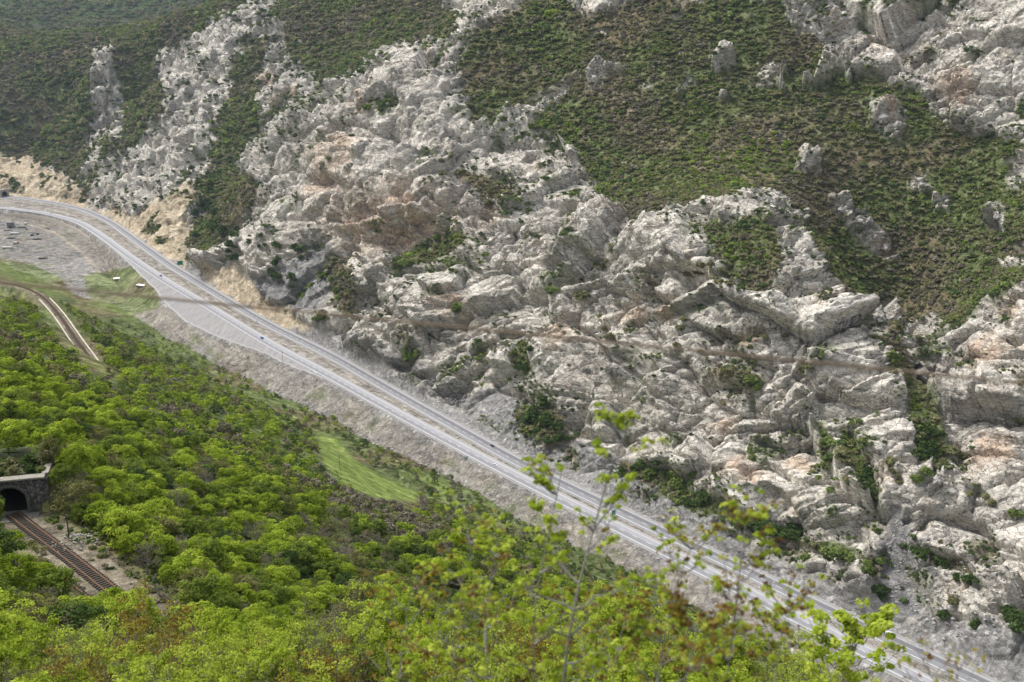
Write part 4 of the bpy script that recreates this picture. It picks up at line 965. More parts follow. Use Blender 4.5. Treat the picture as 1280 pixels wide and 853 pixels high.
def lorry(e, col, body='grey', L=8.):
    p = PAINTS[col]
    prism('cab', [(L/2-2.1, .8), (L/2-2.1, 2.9), (L/2-.4, 2.95), (L/2, 1.9), (L/2+.05, .8)], 2.4, 2.3, p, e, .1, 2.)
    box('windscreen', (L/2-.16, 0, 2.4), (.1, 2.0, .8), M_GLASS, e, .03, Matrix.Rotation(-.35, 3, 'Y'))
    box('load_box', (-1.15, 0, 1.95), (L-2.6, 2.45, 1.7), PAINTS[body], e, .08); box('chassis', (0, 0, .85), (L-.4, 1.1, .3), PAINTS['grey'], e, .04)
    wheels(e, (-L/2+1., -L/2+2.3, L/2-1.2), 2.1, 'truck')
def digger(e, col):
    p = PAINTS[col]
    for s_ in (-1, 1): prism('track', [(-1.9, .15), (-2.1, .5), (-1.8, .9), (1.8, .9), (2.1, .5), (1.9, .15)], .55, .55, M_TYRE, e, .08).location = (0, s_*1.15, 0)
    box('engine_housing', (-.7, 0, 1.75), (2.4, 2.4, 1.3), p, e, .12); box('cab', (.9, .6, 2.1), (1.3, 1.1, 1.7), M_GLASS, e, .08); box('cab_roof', (.9, .6, 3.02), (1.4, 1.2, .12), p, e, .03)
    arm = [((.9, -.4, 1.7), (3.6, -.4, 4.3)), ((3.6, -.4, 4.3), (6.0, -.4, 2.2))]
    for (a, b), nm3 in zip(arm, ('boom', 'stick')):
        me = tubes_mesh(nm3, [(np.array([a, b]), np.array([.28, .2]))], 6); obj(nm3, me, p, e)
    prism('bucket', [(5.6, 1.0), (5.7, 2.1), (6.4, 2.2), (6.5, 1.3), (6.1, .8)], 1.1, 1.1, M_TYRE, e, .05)
def on_road(L, px, py, rev=False, z=.09):
    p = at_z(px, py, z); j = int(np.argmin(np.hypot(*(L-p[:2]).T))); t = normals(L)[0][j]; a = math.atan2(t[1], t[0]); return (p[0], p[1], z), a+(math.pi if rev else 0)
GV = 'vehicles on the highway'
for L, x, y, rev, fn, col, lab in (
 (LB, 201, 345.5, False, pickup, 'blue', 'blue pickup truck crossing the wide paved lay-by'), (LB, 327.5, 423.5, False, pickup, 'blue', 'blue pickup truck in the pale lanes just above a white car'),
 (LB, 326.5, 437.5, False, saloon, 'white', 'white car at the outer edge of the pale lay-by below a blue truck'), (LB, 393.5, 467, False, saloon, 'white', 'white car in the pale lanes past the end of the lay-by'),
 (LA, 615, 558, True, saloon, 'black', 'black car in the dark lanes beside the rock face'), (LB, 619, 582, False, saloon, 'white', 'white car in the pale lanes opposite the black car'),
 (LA, 1111, 794.5, True, van, 'white', 'white van in the dark lanes below the scree chute'), (LB, 1021, 793, False, saloon, 'white', 'white car parked on the gravel shoulder of the pale lanes'), (LB, 64, 267.5, False, saloon, 'white', 'white car on the far bend near the highway tunnel')):
    loc, a = on_road(L, x, y, rev, .10 if col != 'parked' else .06); e = thing('pickup_truck' if fn is pickup else 'van' if fn is van else 'car', lab, 'truck' if fn is pickup else 'van' if fn is van else 'car', GV, loc, a); fn(e, col)

# ------------------------------------------------------------------ signs, poles, walls, huts
M_SIGN = simple_mat('green_sign_face', (.0, .20, .14), .5, 0, .04); M_SIGNB = simple_mat('sign_back', (.30, .36, .38), .5, .3, .08); M_WOOD = simple_mat('pole_timber', (.085, .07, .055), .9, 0, .3, 5.)
def sign(px, py, w, h, zb, label, face, yaw, base_z=None):
    p = at_z(px, py, 0.) if base_z is None else at_z(px, py, base_z); e = thing('road_sign', label, 'sign', 'direction signs of the highway', tuple(p), yaw)
    b = box('panel', (0, 0, zb+h/2), (w, .08, h), face, e, .0)
    for dx, dz, ww, hh2 in ((0, h-.1, w-.3, .1), (0, .1, w-.3, .1), (-w/2+.12, h/2, .1, h-.3), (w/2-.12, h/2, .1, h-.3)): box('border', (dx, -.05, zb+dz), (ww, .02, hh2), M_PAINT, b)
    for s_ in (-1, 1): box('post', (s_*w*.32, .1, (zb+h*.9)/2-.3), (.18, .12, zb+h*.9+.6), M_STEEL, e)
sign(225.5, 333, 7., 5.5, 1.6, 'large green direction sign at the foot of the tan cutting', M_SIGN, .15)
sign(767, 646, 3.0, 3.6, 1.2, 'green direction sign standing on the median', M_SIGN, .5)
sign(582.5, 578, 3.2, 3.0, 1.6, 'grey backed sign beside the pale lanes above the embankment', M_SIGNB, .55)
sign(321, 404, 1.1, 1.1, 1.2, 'small teal sign on the median beside the dark lanes', M_SIGN, .4)
def pole(px, py, base, hgt, label, arms=2, r=.16):
    p = at_z(px, py, base) if base is not None else hit_far(px, py); e = thing('utility_pole', label, 'pole', 'utility poles', tuple(p), .7)
    obj('post', tubes_mesh('post', [([(0, 0, -.5), (0, 0, hgt*.5), (0, 0, hgt)], [r, r*.85, r*.65])], 8), M_WOOD, e)
    for k in range(arms): box('crossarm', (0, 0, hgt-.5-k*1.0), (2.2, .14, .14), M_WOOD, e, .02)
pole(353.5, 452.5, 0., 10., 'thin utility pole at the outer edge of the lay-by'); pole(426, 592, None, 11., 'dark utility pole standing in the bright green meadow'); pole(515, 612, None, 11., 'dark utility pole among the trees past the meadow'); pole(383, 524, None, 9., 'utility pole on the gravel bank beside the river bed')
# masonry wall below the bend
M_STONEW = simple_mat('pale_masonry', (.52, .46, .375), .95, 0, .3, .5)
kB = [k for k in range(len(LB)) if 8 < _pbx[k] < 122]
w_e = thing('retaining_wall', 'pale masonry retaining wall below the highway bend above the yard', 'wall', None, (*(LB[kB[0]]-nB[kB[0]]*13.5), 0))
o0 = np.array(w_e.location)
for a, b in zip(kB[:-1], kB[1:]):
    pa, pb = LB[a]-nB[a]*11.6, LB[b]-nB[b]*11.6; d = pb-pa; l = np.hypot(*d); c = (pa+pb)/2
    hgt = np.interp(_pbx[a], [8, 60, 122], [5.5, 8.5, 5.])
    q = box('panel', (0, 0, 0), (l-.35, .8, hgt), M_STONEW, w_e, .05); q.location = (c[0]-o0[0], c[1]-o0[1], -11.2+hgt/2+.6); q.rotation_euler = (0, 0, math.atan2(d[1], d[0]))
    q = box('pier', (0, 0, 0), (.8, 1.3, hgt+.4), M_CONC, w_e, .04); q.location = (pa[0]-o0[0], pa[1]-o0[1], -11.2+hgt/2+.6); q.rotation_euler = (0, 0, math.atan2(d[1], d[0]))
# highway tunnel mouth
def arch_profile(r, hs_, n=18, x0=0.): return [(x0+r, 0)]+[(x0+r*math.cos(a), hs_+r*math.sin(a)) for a in np.linspace(0, math.pi, n)]+[(x0-r, 0)]
def portal_face(name, w, h, r, hs_, th, mat, parent, batter=0.):
    """wall slab in the xz plane with an arched opening, thickness along y"""
    ap = arch_profile(r, hs_); n = len(ap); outer = []
    for x, z in ap:
        a = math.atan2(z-hs_*.7, x) if z > 0 else (0 if x > 0 else math.pi)
        if z <= 0: outer.append((w/2*(1 if x > 0 else -1), 0))
        else:
            k = min(w/2/max(abs(x), 1e-6), (h)/max(z, 1e-6)); outer.append((x*k if abs(x*k) < w/2 else math.copysign(w/2, x), z*k if z*k < h else h))
    V, Q = [], []
    for y in (0., th):
        V += [(x, y, z) for x, z in ap]+[(x, y, z) for x, z in outer]
    m = 2*n
    for i in range(n-1):
        Q += [(i, i+1, n+i+1, n+i), (m+i, m+n+i, m+n+i+1, m+i+1), (i, m+i, m+i+1, i+1), (n+i, n+i+1, m+n+i+1, m+n+i)]
    return obj(name, raw_mesh(name, np.array(V), np.array(Q)), mat, parent)
def barrel(name, r, hs_, L, mat, parent):
    ap = arch_profile(r, hs_); n = len(ap); V = [(x, y, z) for y in (0.2, L) for x, z in ap]; Q = [(i, n+i, n+i+1, i+1) for i in range(n-1)]
    V += [(x, L, z) for x, z in ap]; me = raw_mesh(name, np.array(V), np.array(Q)); o = obj(name, me, mat, parent)
    return o
M_DKSTONE = simple_mat('near_black_stone', (.035, .034, .033), .95, 0, .3, 1.)  # near-black base colour keeps the tunnel interiors dark
kA = int(np.argmin(np.abs(proj(np.c_[LA, np.zeros(len(LA))])[0]-5))); tA = normals(LA)[0][kA]
e = thing('highway_tunnel', 'concrete highway tunnel mouth at the end of the dark lanes', 'tunnel', None, (*LA[kA], 0.), math.atan2(tA[1], tA[0])+math.pi/2)
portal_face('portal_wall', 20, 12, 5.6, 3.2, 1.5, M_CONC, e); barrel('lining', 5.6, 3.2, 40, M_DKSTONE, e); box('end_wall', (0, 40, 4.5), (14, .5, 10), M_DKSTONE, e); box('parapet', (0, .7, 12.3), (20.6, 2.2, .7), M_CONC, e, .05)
# huts by the meadow
M_TIN = simple_mat('pale_tin_roof', (.70, .69, .67), .5, .1, .08); M_RUB = simple_mat('mud_block_wall', (.24, .20, .16), .95)
for (x, y, w, d, h, rz, lab) in ((146, 349, 10, 6, 2.8, .3, 'low hut with a pale tin roof in the dark field below the lay-by'), (175, 357, 12, 5, 2.4, -.35, 'long low shed with a white roof against the lay-by embankment')):
    p = hit_far(x, y); e = thing('hut', lab, 'hut', 'huts below the lay-by', tuple(p), rz)
    box('wall', (0, 0, h/2-.3), (w-.6, d-.6, h+.6), M_RUB, e); r_ = box('roof', (0, 0, h+.12), (w, d, .22), M_TIN, e, .0, Matrix.Rotation(.10, 3, 'X')); box('door', (w*.2, -d/2+.27, 1.), (1., .08, 2.), M_WOOD, e); box('window', (-w*.2, -d/2+.27, 1.5), (1.1, .08, .8), M_GLASS, e)
# building yard on the far left
for (x, y, fn, a, lab, args) in ((31, 279, lorry, 1.2, 'white lorry standing in the gravel yard below the bend', ('white', 'white', 7.)), (18, 291.5, lorry, .05, 'long white trailer lorry parked in the gravel yard', ('white', 'white', 14.)), (21, 303, lorry, .2, 'red lorry parked in the gravel yard below the bend', ('red', 'white', 8.)), (40, 293, digger, .3, 'dark tracked excavator standing in the middle of the yard', ('grey',)), (33, 286, digger, 2.2, 'dark tracked excavator behind the white lorry in the yard', ('grey',)), (46, 291.5, digger, 4., 'dark excavator with lowered boom at the end of the yard', ('grey',)), (8, 309, lorry, .0, 'white flat lorry at the near edge of the gravel yard', ('white', 'white', 15.))):
    p = hit_far(x, y); e = thing('excavator' if fn is digger else 'lorry', lab, 'excavator' if fn is digger else 'lorry', 'machines in the gravel yard', tuple(p), a); fn(e, *args)
p = hit_far(12, 283); e = thing('yard_shed', 'tall grey shed standing by the wall of the gravel yard', 'shed', None, tuple(p), .1)
box('wall', (0, 0, 4.), (9, 7, 9), PAINTS['grey'], e); box('roof', (0, 0, 8.7), (10, 8, .4), PAINTS['grey'], e, .05); box('door', (0, -3.55, 1.8), (3, .1, 3.6), M_TYRE, e)

M_PIPE = simple_mat('stacked_timber', (.07, .06, .055), .9, 0, .3)
for x, y, a, nb_k, lab in ((28, 283, .2, 4, 'short dark stack of beams behind the white lorry'), (45, 298, .25, 5, 'long dark row of beams lying across the yard'), (60, 285, -.5, 3, 'short stack of beams lying alone near the yard wall'), (15, 297, .1, 4, 'dark stack of beams between the white trailer and the red lorry'), (52, 322, .05, 6, 'long low row of dark beams along the meadow edge'), (9, 287, .6, 3, 'dark stack of beams at the foot of the grey shed')):
    p = hit_far(x, y); e = thing('beam_stack', lab, 'beam stack', 'beam stacks in the gravel yard', tuple(p), a)
    for k in range(nb_k): box('beam', ((k % 2)*.8, (k % 3)*.9-.9, .45+.8*(k//3)), (9.+2*(k % 3), .75, .75), M_PIPE, e, .05)
# ------------------------------------------------------------------ boulders and loose stones
def rock_mesh(name, seed, mat, sub=3, rough=.28, sq=(1, 1, .8)):
    bm = bmesh.new(); bmesh.ops.create_icosphere(bm, subdivisions=sub, radius=1.); P = np.array([v.co[:] for v in bm.verts])
    d1_, d2_, cid_, fc = worley(P*1.0+seed*7.3, .9, seed); k = 1+rough*(fc*1.6)+.12*noise(P+seed, .5, seed)-.08*sstep(.12, 0, d2_-d1_)
    for v, q, s_ in zip(bm.verts, P, k): v.co = Vector(q*s_*np.array(sq))
    me = bpy.data.meshes.new(name); bm.to_mesh(me); bm.free(); me.materials.append(mat); return me
def stone_mat(name, c):
    m = new_mat(name); t = NT(m); tc = t.n('ShaderNodeTexCoord').outputs['Object']; n = t.noise(tc, 1.6, 5, .7); n2 = t.noise(tc, 5., 3, .7)
    col = t.ramp(n, [(.3, tuple(x*.65 for x in c)), (.5, c), (.7, tuple(x*1.3 for x in c))]); t.out(t.bsdf(col, .95, t.bump(n2, .6, .12), .1)); return m
M_ROCK = stone_mat('limestone', (.36, .34, .31)); M_PALE = stone_mat('pale_limestone', (.36, .345, .32))
RK = [rock_mesh('boulder', k, M_ROCK) for k in range(4)]; ST = [rock_mesh('stone', 20+k, M_PALE, 1) for k in range(3)]
BO = [(1172,601,5.4,'big rounded boulder wedged in the gully above the scree'),(1157,672,4.2,'squat boulder at the head of the scree chute'),(1190,744,2.2,'pale boulder below the shrubs right of the scree'),(1252,740,2.8,'pale boulder on the rubble slope of the right cliff'),(1150,230,4.,'small pale knob of rock standing out of the scrub'),(1183,253,4.4,'paired pale boulder lying in the scrub'),(1246,274,5.5,'pale rock tooth standing in the scrub by a gravel track'),(1104,150,9.,'orange stained rock tower rising from the upper scrub'),(1120,160,6.5,'lower shoulder of the orange stained rock tower'),(1100,398,7.,'grey rock tooth standing in the mouth of the gully'),(1004,203,4.,'pale rock patch sticking out of the upper scrub'),(1050,262,6.,'long pale outcrop block in the scrub above the gully'),(1075,280,5.,'middle block of the pale outcrop in the scrub'),(1106,312,6.5,'lowest block of the pale outcrop in the scrub'),(955,497,6.,'rounded boulder perched on the cliff beside olive shrubs'),(876,478,3.,'white boulder by the olive shrubs on the cliff'),(542,476,3.,'white boulder on the gravel bank beside the dark lanes'),(692,563,3.,'pale boulder below the dark shrub clump'),(735,600,2.5,'pale boulder on the bank above the guardrail')]
for k, (x, y, d_, lab) in enumerate(BO):
    p = hit_far(x, y); o = obj('boulder', RK[k % 4]); tagged(o, lab, 'boulder', 'boulders on the mountainside'); q = d_*.55; place(o, (p[0], p[1]-.2*q, p[2]+.25*q), k*1.3, (q, q*.9, q*(1.25 if d_ > 6 else .95)))
SRK = [bpy.data.objects.new('stone_source', m) for m in ST]
def stones(name, polys, n, lo, hi, near_ok=True):
    a = np.concatenate([np.asarray(p, float) for p in polys]); m = (polys_dist(FPX, FPY, polys) > 0); idx = np.flatnonzero(m.ravel())
    if len(idx) == 0: return
    w = cell.ravel()[idx]; pk = rng.choice(idx, size=min(n, len(idx)), replace=False, p=w/w.sum()); P_ = VF.reshape(-1, 3)[pk]; sz2 = lo+(hi-lo)*rng.random(len(pk))**5
    for v in range(3): scatter(name, P_[v::3]+[0, 0, .1], sz2[v::3], SRK[v], zs=.7)
stones('scree_stones', [[(1110,650),(1130,645),(1160,760),(1100,750)]], 700, .12, .8)
stones('rubble', [[(1140,760),(1200,690),(1280,720),(1290,800),(1180,800)]], 900, .15, 1.4)
stones('river_stones', [[(200,400),(260,450),(340,495),(420,530),(480,570),(560,610),(540,590),(470,545),(380,495),(300,470),(230,420)],[(380,500),(520,580),(560,600),(500,560)],[(88,335),(104,330),(104,380),(90,370)]], 2000, .2, 1.3)
stones('bank_stones', [[(600,600),(760,660),(900,740),(1000,790),(960,830),(820,750),(700,680),(600,630)],[(640,560),(720,600),(880,690),(980,735),(900,690),(760,610),(690,570)]], 1800, .15, .9)
stones('bank_rubble', [[(330,440),(480,510),(620,590),(600,600),(480,540),(340,470)]], 1000, .15, .8)

# ------------------------------------------------------------------ railway
M_RAIL = simple_mat('rusty_rail', (.22, .12, .065), .7, .2, .25, 2.); M_SLEEP = simple_mat('old_timber_sleeper', (.075, .062, .05), .95, 0, .3, 3.)
bm = bmesh.new(); bmesh.ops.create_cube(bm, size=1.); bmesh.ops.scale(bm, vec=(.24, 2.5, .18), verts=bm.verts); SLM = bpy.data.meshes.new('sleeper'); bm.to_mesh(SLM); bm.free(); SLM.materials.append(M_SLEEP)
def track(L, z, off, label, name='railway_track', single=True, pitch=.62, gauge=1.435, guard=False):
    t, n = normals(L); Q = L+n*off; s = np.r_[0, np.cumsum(np.linalg.norm(np.diff(Q, axis=0), axis=1))]; e = thing(name, label, 'track', 'railway tracks on the wooded slope', (*Q[0], z)); R = Q-Q[0]
    for s_ in ((-1, 1)):
        c = np.c_[R+n*s_*gauge/2, np.full(len(R), .24)]; nn = np.c_[n, np.zeros(len(n))]; sec = [(-.07, 0), (-.05, .03), (-.02, .05), (-.04, .12), (-.04, .16), (.04, .16), (.04, .12), (.02, .05), (.05, .03), (.07, 0)]
        obj('rail', grid_mesh('rail', np.stack([c+nn*a+[0, 0, b] for a, b in sec], 1)), M_RAIL, e)
    ss = np.arange(.3, s[-1], pitch); pos = np.stack([np.interp(ss, s, R[:, k]) for k in range(2)], -1); ang = np.arctan2(*np.stack([np.interp(ss, s, t[:, k]) for k in (1, 0)]))
    if single:
        for p, a in zip(pos, ang): o = obj('sleeper', SLM, None, e); o.location = (p[0], p[1], .14); o.rotation_euler = (0, 0, a)
    else:
        V0 = np.array([v.co[:] for v in SLM.vertices]); q0 = np.array([list(f.vertices) for f in SLM.polygons]); Vs = []; Qs = []
        for k, (p, a) in enumerate(zip(pos, ang)):
            ca, sa = math.cos(a), math.sin(a); Vs.append(np.c_[V0[:, 0]*ca-V0[:, 1]*sa+p[0], V0[:, 0]*sa+V0[:, 1]*ca+p[1], V0[:, 2]+.14]); Qs.append(q0+8*k)
        obj('sleepers', raw_mesh('sleepers', np.concatenate(Vs), np.concatenate(Qs)), M_SLEEP, e, kind='stuff')
    return e
track(TR1, TRK1_Z, 0., 'rusty railway track leading out of the stone tunnel portal')
track(TR1[9:], TRK1_Z, -3.9, 'disused siding of dark sleepers beside the rusty railway track')
track(TR2, TRK2_Z, 0., 'lower railway line on a walled shelf in the wooded slope', single=False)
# lower line: low retaining wall on the near side
t2, n2_ = normals(TR2); px2 = proj(np.c_[TR2, np.full(len(TR2), TRK2_Z)])[0]; k2 = [k for k in range(len(TR2)-1) if 55 < px2[k] < 128]
e = thing('track_wall', 'pale stone wall with buttresses holding up the lower railway line', 'wall', None, (*TR2[k2[0]], TRK2_Z)); o0 = np.array([*TR2[k2[0]], TRK2_Z])
for a in k2[::2]:
    for sd_ in (-1, 1):
        pa, pb = TR2[a]+n2_[a]*3.4*sd_, TR2[min(a+2, len(TR2)-1)]+n2_[min(a+2, len(TR2)-1)]*3.4*sd_; d = pb-pa; c = (pa+pb)/2-o0[:2]
        q = box('wall_block', (0, 0, 0), (np.hypot(*d)-.1, .7, 1.6), M_STONEW, e, .05); q.location = (c[0], c[1], -.3); q.rotation_euler = (0, 0, math.atan2(d[1], d[0]))
# stone portal of the near tunnel
def rubble_mat():
    m = new_mat('dark_rubble_masonry'); t = NT(m); tc = t.n('ShaderNodeTexCoord').outputs['Object']
    v = t.n('ShaderNodeTexVoronoi', {'Vector': tc, 'Scale': 2.6}); ve = t.n('ShaderNodeTexVoronoi', {'Vector': tc, 'Scale': 2.6}, feature='DISTANCE_TO_EDGE').outputs['Distance']
    g = t.n('ShaderNodeSeparateColor', {'Color': v.outputs['Color']}).outputs[0]
    col = t.ramp(g, [(0., (.075, .073, .07)), (.5, (.15, .147, .14)), (1., (.32, .31, .30))]); j = t.ramp(ve, [(.0, 1.), (.09, 0.)]); col = t.mix(t.math('MULTIPLY', j, .8), col, (.045, .044, .042))
    t.out(t.bsdf(col, .95, t.bump(t.ramp(ve, [(0, 0.), (.15, 1.)]), .8, .1), .1)); return m
M_RUBBLE = rubble_mat(); M_DRESS = stone_mat('dressed_stone', (.17, .165, .155)); M_COPE = stone_mat('pale_coping_stone', (.27, .25, .215))
e = thing('tunnel_portal', 'dark stone railway tunnel portal with pale coping among the trees', 'tunnel', None, (*PORT, TRK1_Z), math.atan2(PDIR[1], PDIR[0])+math.pi/2)
R_, HS = 2.7, 2.45
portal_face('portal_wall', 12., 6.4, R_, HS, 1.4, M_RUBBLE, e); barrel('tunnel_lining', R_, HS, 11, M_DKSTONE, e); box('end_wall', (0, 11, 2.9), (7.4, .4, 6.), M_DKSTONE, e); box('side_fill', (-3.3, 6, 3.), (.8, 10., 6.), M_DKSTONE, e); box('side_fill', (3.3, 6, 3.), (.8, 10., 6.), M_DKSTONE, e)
cov_x, cov_y = np.meshgrid(np.linspace(-6., 6., 14), np.linspace(1.2, 17., 18)); cov_z = 6.25+.3*noise(np.stack([cov_x, cov_y, 0*cov_x], -1), 2.5, 77); obj('earth_cover', grid_mesh('earth_cover', np.stack([cov_x, cov_y, cov_z], -1)), simple_mat('leaf_litter_soil', (.05, .062, .022), .95, 0, .5, 2.), e)
cp_ = box('coping', (0, .55, 6.6), (12.5, 1.9, .38), M_COPE, e, .06)
nvs = 17
for k in range(nvs):
    a0_, a1_ = math.pi*k/nvs+.012, math.pi*(k+1)/nvs-.012; V = []
    for y in (-.14, .5):
        for rr_, aa in ((R_-.02, a0_), (R_+.62, a0_), (R_+.62, a1_), (R_-.02, a1_)): V.append((rr_*math.cos(aa), y, HS+rr_*math.sin(aa)))
    obj('arch_stone', raw_mesh('arch_stone', np.array(V), np.array([(0, 1, 2, 3), (4, 7, 6, 5), (0, 4, 5, 1), (1, 5, 6, 2), (2, 6, 7, 3), (3, 7, 4, 0)])), M_DRESS, e)
for s_ in (-1, 1):
    for k in range(5): box('jamb_stone', (s_*(R_+.28), .18, .3+k*.6), (.62 if k % 2 else .5, .64, .56), M_COPE if (k == 4 and s_ == 1) else M_DRESS, e, .03)
for s_ in (-1, 1):
    ww = box('wing_wall', (0, 0, 0), (.9, 6., 6.3), M_RUBBLE, e, .0); ww.location = (s_*6.1, 3.0, 3.1)
    wc = box('wing_coping', (0, 0, 0), (1.2, 5.2, .36), M_COPE, e, .05); wc.location = (s_*6.1, 4.2, 6.58)
box('threshold', (0, -.9, -.28), (9.4, 4.6, .5), M_EARTH, e); box('tunnel_floor', (0, 6.4, -.3), (5.4, 10., .5), M_DKSTONE, e)
e.scale = (.88, .88, .88)
for k, (bx_, by_, q) in enumerate(((-3.8, 2.6, 1.1), (-1.6, 3.2, .9), (.6, 2.8, 1.2), (3., 3.4, 1.), (4.6, 2.9, .8), (-.4, 5.5, 1.4), (2.2, 6.2, 1.5), (-3., 6., 1.5), (4.8, 6.4, 1.4))):
    c_ = PORT+PSIDE*bx_-PDIR*by_; o = obj('shrub', SHB[('dark', 'mid', 'olive')[k % 3]][k % 3]); tagged(o, ('dark green', 'mid green', 'olive green')[k % 3]+(' low shrub right behind the coping of the stone portal' if by_ < 4 else ' shrub further back on the earth above the stone portal'), 'shrub', 'shrubs above the tunnel portal'); place(o, (c_[0], c_[1], TRK1_Z+5.55), k*1.1, q)
p = at_z(87, 676, TRK1_Z); e = thing('signal_post', 'dark thin post beside the white stone heap at the track', 'post', None, tuple(p))
obj('shaft', tubes_mesh('shaft', [([(0, 0, -.4), (0, 0, 2), (0, 0, 4.2)], [.12, .11, .1])], 8), M_WOOD, e); box('cap', (0, 0, 4.25), (.3, .3, .12), M_WOOD, e, .02)
hp = at_z(96, 677, TRK1_Z+.3); nst = 150; hx_ = np.c_[hp[0]+rng.normal(size=nst)*1.5, hp[1]+rng.normal(size=nst)*1.5]; hz_ = TRK1_Z+.1+1.1*np.exp(-((hx_-hp[:2])**2).sum(1)/4)
scatter('stone_heap', np.c_[hx_, hz_], .07+.16*rng.random(nst)**2, SRK[0])
# weeds and ballast along the track
tb, nbv = normals(TR1); nw = 420; ki = rng.integers(3, len(TR1)-1, nw); of = np.where(rng.random(nw) < .62, rng.uniform(2.2, 7., nw), -rng.uniform(1.6, 7.5, nw)); wpts = TR1[ki]+nbv[ki]*of[:, None]+rng.normal(size=(nw, 2))*.4
wz = near_z(wpts[:, 0], wpts[:, 1]); wk = rng.random(nw) < np.clip((np.abs(of)-1.5)/3.4, .12, 1)
for j, k in enumerate(('mid', 'olive', 'brown', 'dark')): m = wk & (np.arange(nw) % 4 == j); scatter('track_weeds', np.c_[wpts, wz][m]-[0, 0, .05], .2+.5*rng.random(m.sum())**1.5, SRC[k, j % 3])
nb2 = 1500; ki = rng.integers(0, len(TR1), nb2); bp = TR1[ki]+nbv[ki]*(rng.normal(size=nb2)*1.9)[:, None]+rng.normal(size=(nb2, 2))*.5; scatter('ballast', np.c_[bp, near_z(bp[:, 0], bp[:, 1])+.02], .05+.07*rng.random(nb2), SRK[1])
# dark handrail beside the track
t1, n1_ = normals(TR1); px1 = proj(np.c_[TR1, np.full(len(TR1), TRK1_Z)])[0]; k1 = [k for k in range(len(TR1)) if 95 < px1[k] < 260]
Q = TR1[k1]+n1_[k1]*4.0; e = thing('handrail', 'low dark handrail along the outer edge of the railway track', 'handrail', None, (*Q[0], TRK1_Z))
for z in (.55, 1.05): obj('rail_bar', tubes_mesh('rail_bar', [(np.c_[Q-Q[0], np.full(len(Q), z)], np.full(len(Q), .05))], 5), M_WOOD, e)
for k in range(0, len(Q), 2): obj('post', tubes_mesh('post', [([(*(Q[k]-Q[0]), -.2), (*(Q[k]-Q[0]), 1.1)], [.06, .06])], 5), M_WOOD, e)

# ------------------------------------------------------------------ bushes on the brow in front of the camera
def bush(key, seed, Hh, R, nb, tw, leafs, leaf, mat, bark, cr=.34):
    r = np.random.default_rng(seed); paths = []; tips = []
    for k in range(5):
        pth, tp = branchy(r, Hh*r.uniform(.75, 1.05), R*.55, nb, .045, tw, lean=(r.normal()*R*.6, r.normal()*R*.6), start=.2); off = np.array([r.normal()*R*.25, r.normal()*R*.25, 0])
        paths += [(p_+off, q_) for p_, q_ in pth]; tips.append(tp+off)
    tips = np.concatenate(tips); tm = tubes_mesh('stems', paths, 4); tm.materials.append(bark)
    return cloud_mesh('leaves', [(tuple(t_), cr*r.uniform(.6, 1.2)) for t_ in tips], leafs, leaf, mat, r, squash=.8, up=.3), tm
BUSH = {'lush': [bush('lush', 1001+i, 4.6, 2.0, 9, 4, 26, .065, M_BRIGHT, M_BARK) for i in range(2)], 'young': [bush('young', 1011+i, 4.8, 1.8, 8, 4, 8, .055, M_YGREEN, M_BARK, .3) for i in range(2)],
        'bud': [bush('bud', 1021+i, 4.8, 1.8, 10, 5, 6, .055, M_BUD, M_BARKG, .26) for i in range(2)], 'twig': [bush('twig', 1031+i, 5., 1.7, 12, 6, 2, .05, M_OLIVE, M_BARKG, .25) for i in range(2)]}
BL = {'lush': 'lush green bush', 'young': 'yellow green bush', 'bud': 'brown budding bush', 'twig': 'grey twiggy bush'}
nfg = 0; occ = []
for _ in range(1600):
    px_ = rng.uniform(-60, 1090); Yv = rng.uniform(27, 58); u_ = (px_-640)/F/.87; x = u_*Yv
    if any((x-a)**2+(Yv-b)**2 < 2.1 for a, b in occ): continue
    z = near_z(x, Yv)[0]
    xx, yb, zc_ = proj(np.array([x, Yv, z])); sc2 = rng.uniform(.65, 1.1)
    top = yb-F*4.6*sc2/zc_
    lim = np.interp(xx, [0, 100, 200, 320, 420, 560, 700, 850, 1000, 1100], [705, 735, 765, 710, 700, 690, 690, 735, 790, 835])
    if top < lim+rng.uniform(-14, 40): 
        sc2 *= .7; top = yb-F*4.6*sc2/zc_
        if top < lim-10: continue
    if top > 870: continue
    k = rng.choice(['lush', 'young', 'bud', 'twig'], p=[.16, .36, .20, .28] if xx < 480 else [.16, .38, .30, .16])
    c, tm = BUSH[k][rng.integers(2)]; occ.append((x, Yv))
    e = thing('bush', ('tall ' if sc2 > .9 else 'low ' if sc2 < .6 else '')+BL[k]+(' on the brow above the track' if xx < 330 else ' on the brow above the meadow' if xx < 640 else ' on the brow above the highway'), 'bush', 'bushes on the brow', (x, Yv, z-.2), rng.random()*6.28); e.scale = (sc2, sc2, sc2)
    obj('leaves', c, None, e); obj('stems', tm, None, e); nfg += 1
BR = [o for o in COL.objects if o.name.startswith('bush') and o.type == 'EMPTY']; BS = {o.name: o['label'].split(' on the brow')[0] for o in BR}
for o in BR:
    q = min((p for p in BR if BS[p.name] != BS[o.name]), key=lambda p: (p.location-o.location).length)
    o['label'] = o['label'].replace('young-leaved ', '').replace(' of opening buds', '').replace(' on the brow', ' on the brow,', 0)+' beside a '+BS[q.name].replace('young-leaved ', '').replace(' of opening buds', '').replace(' bush', ' one')
print('brow bushes', nfg)

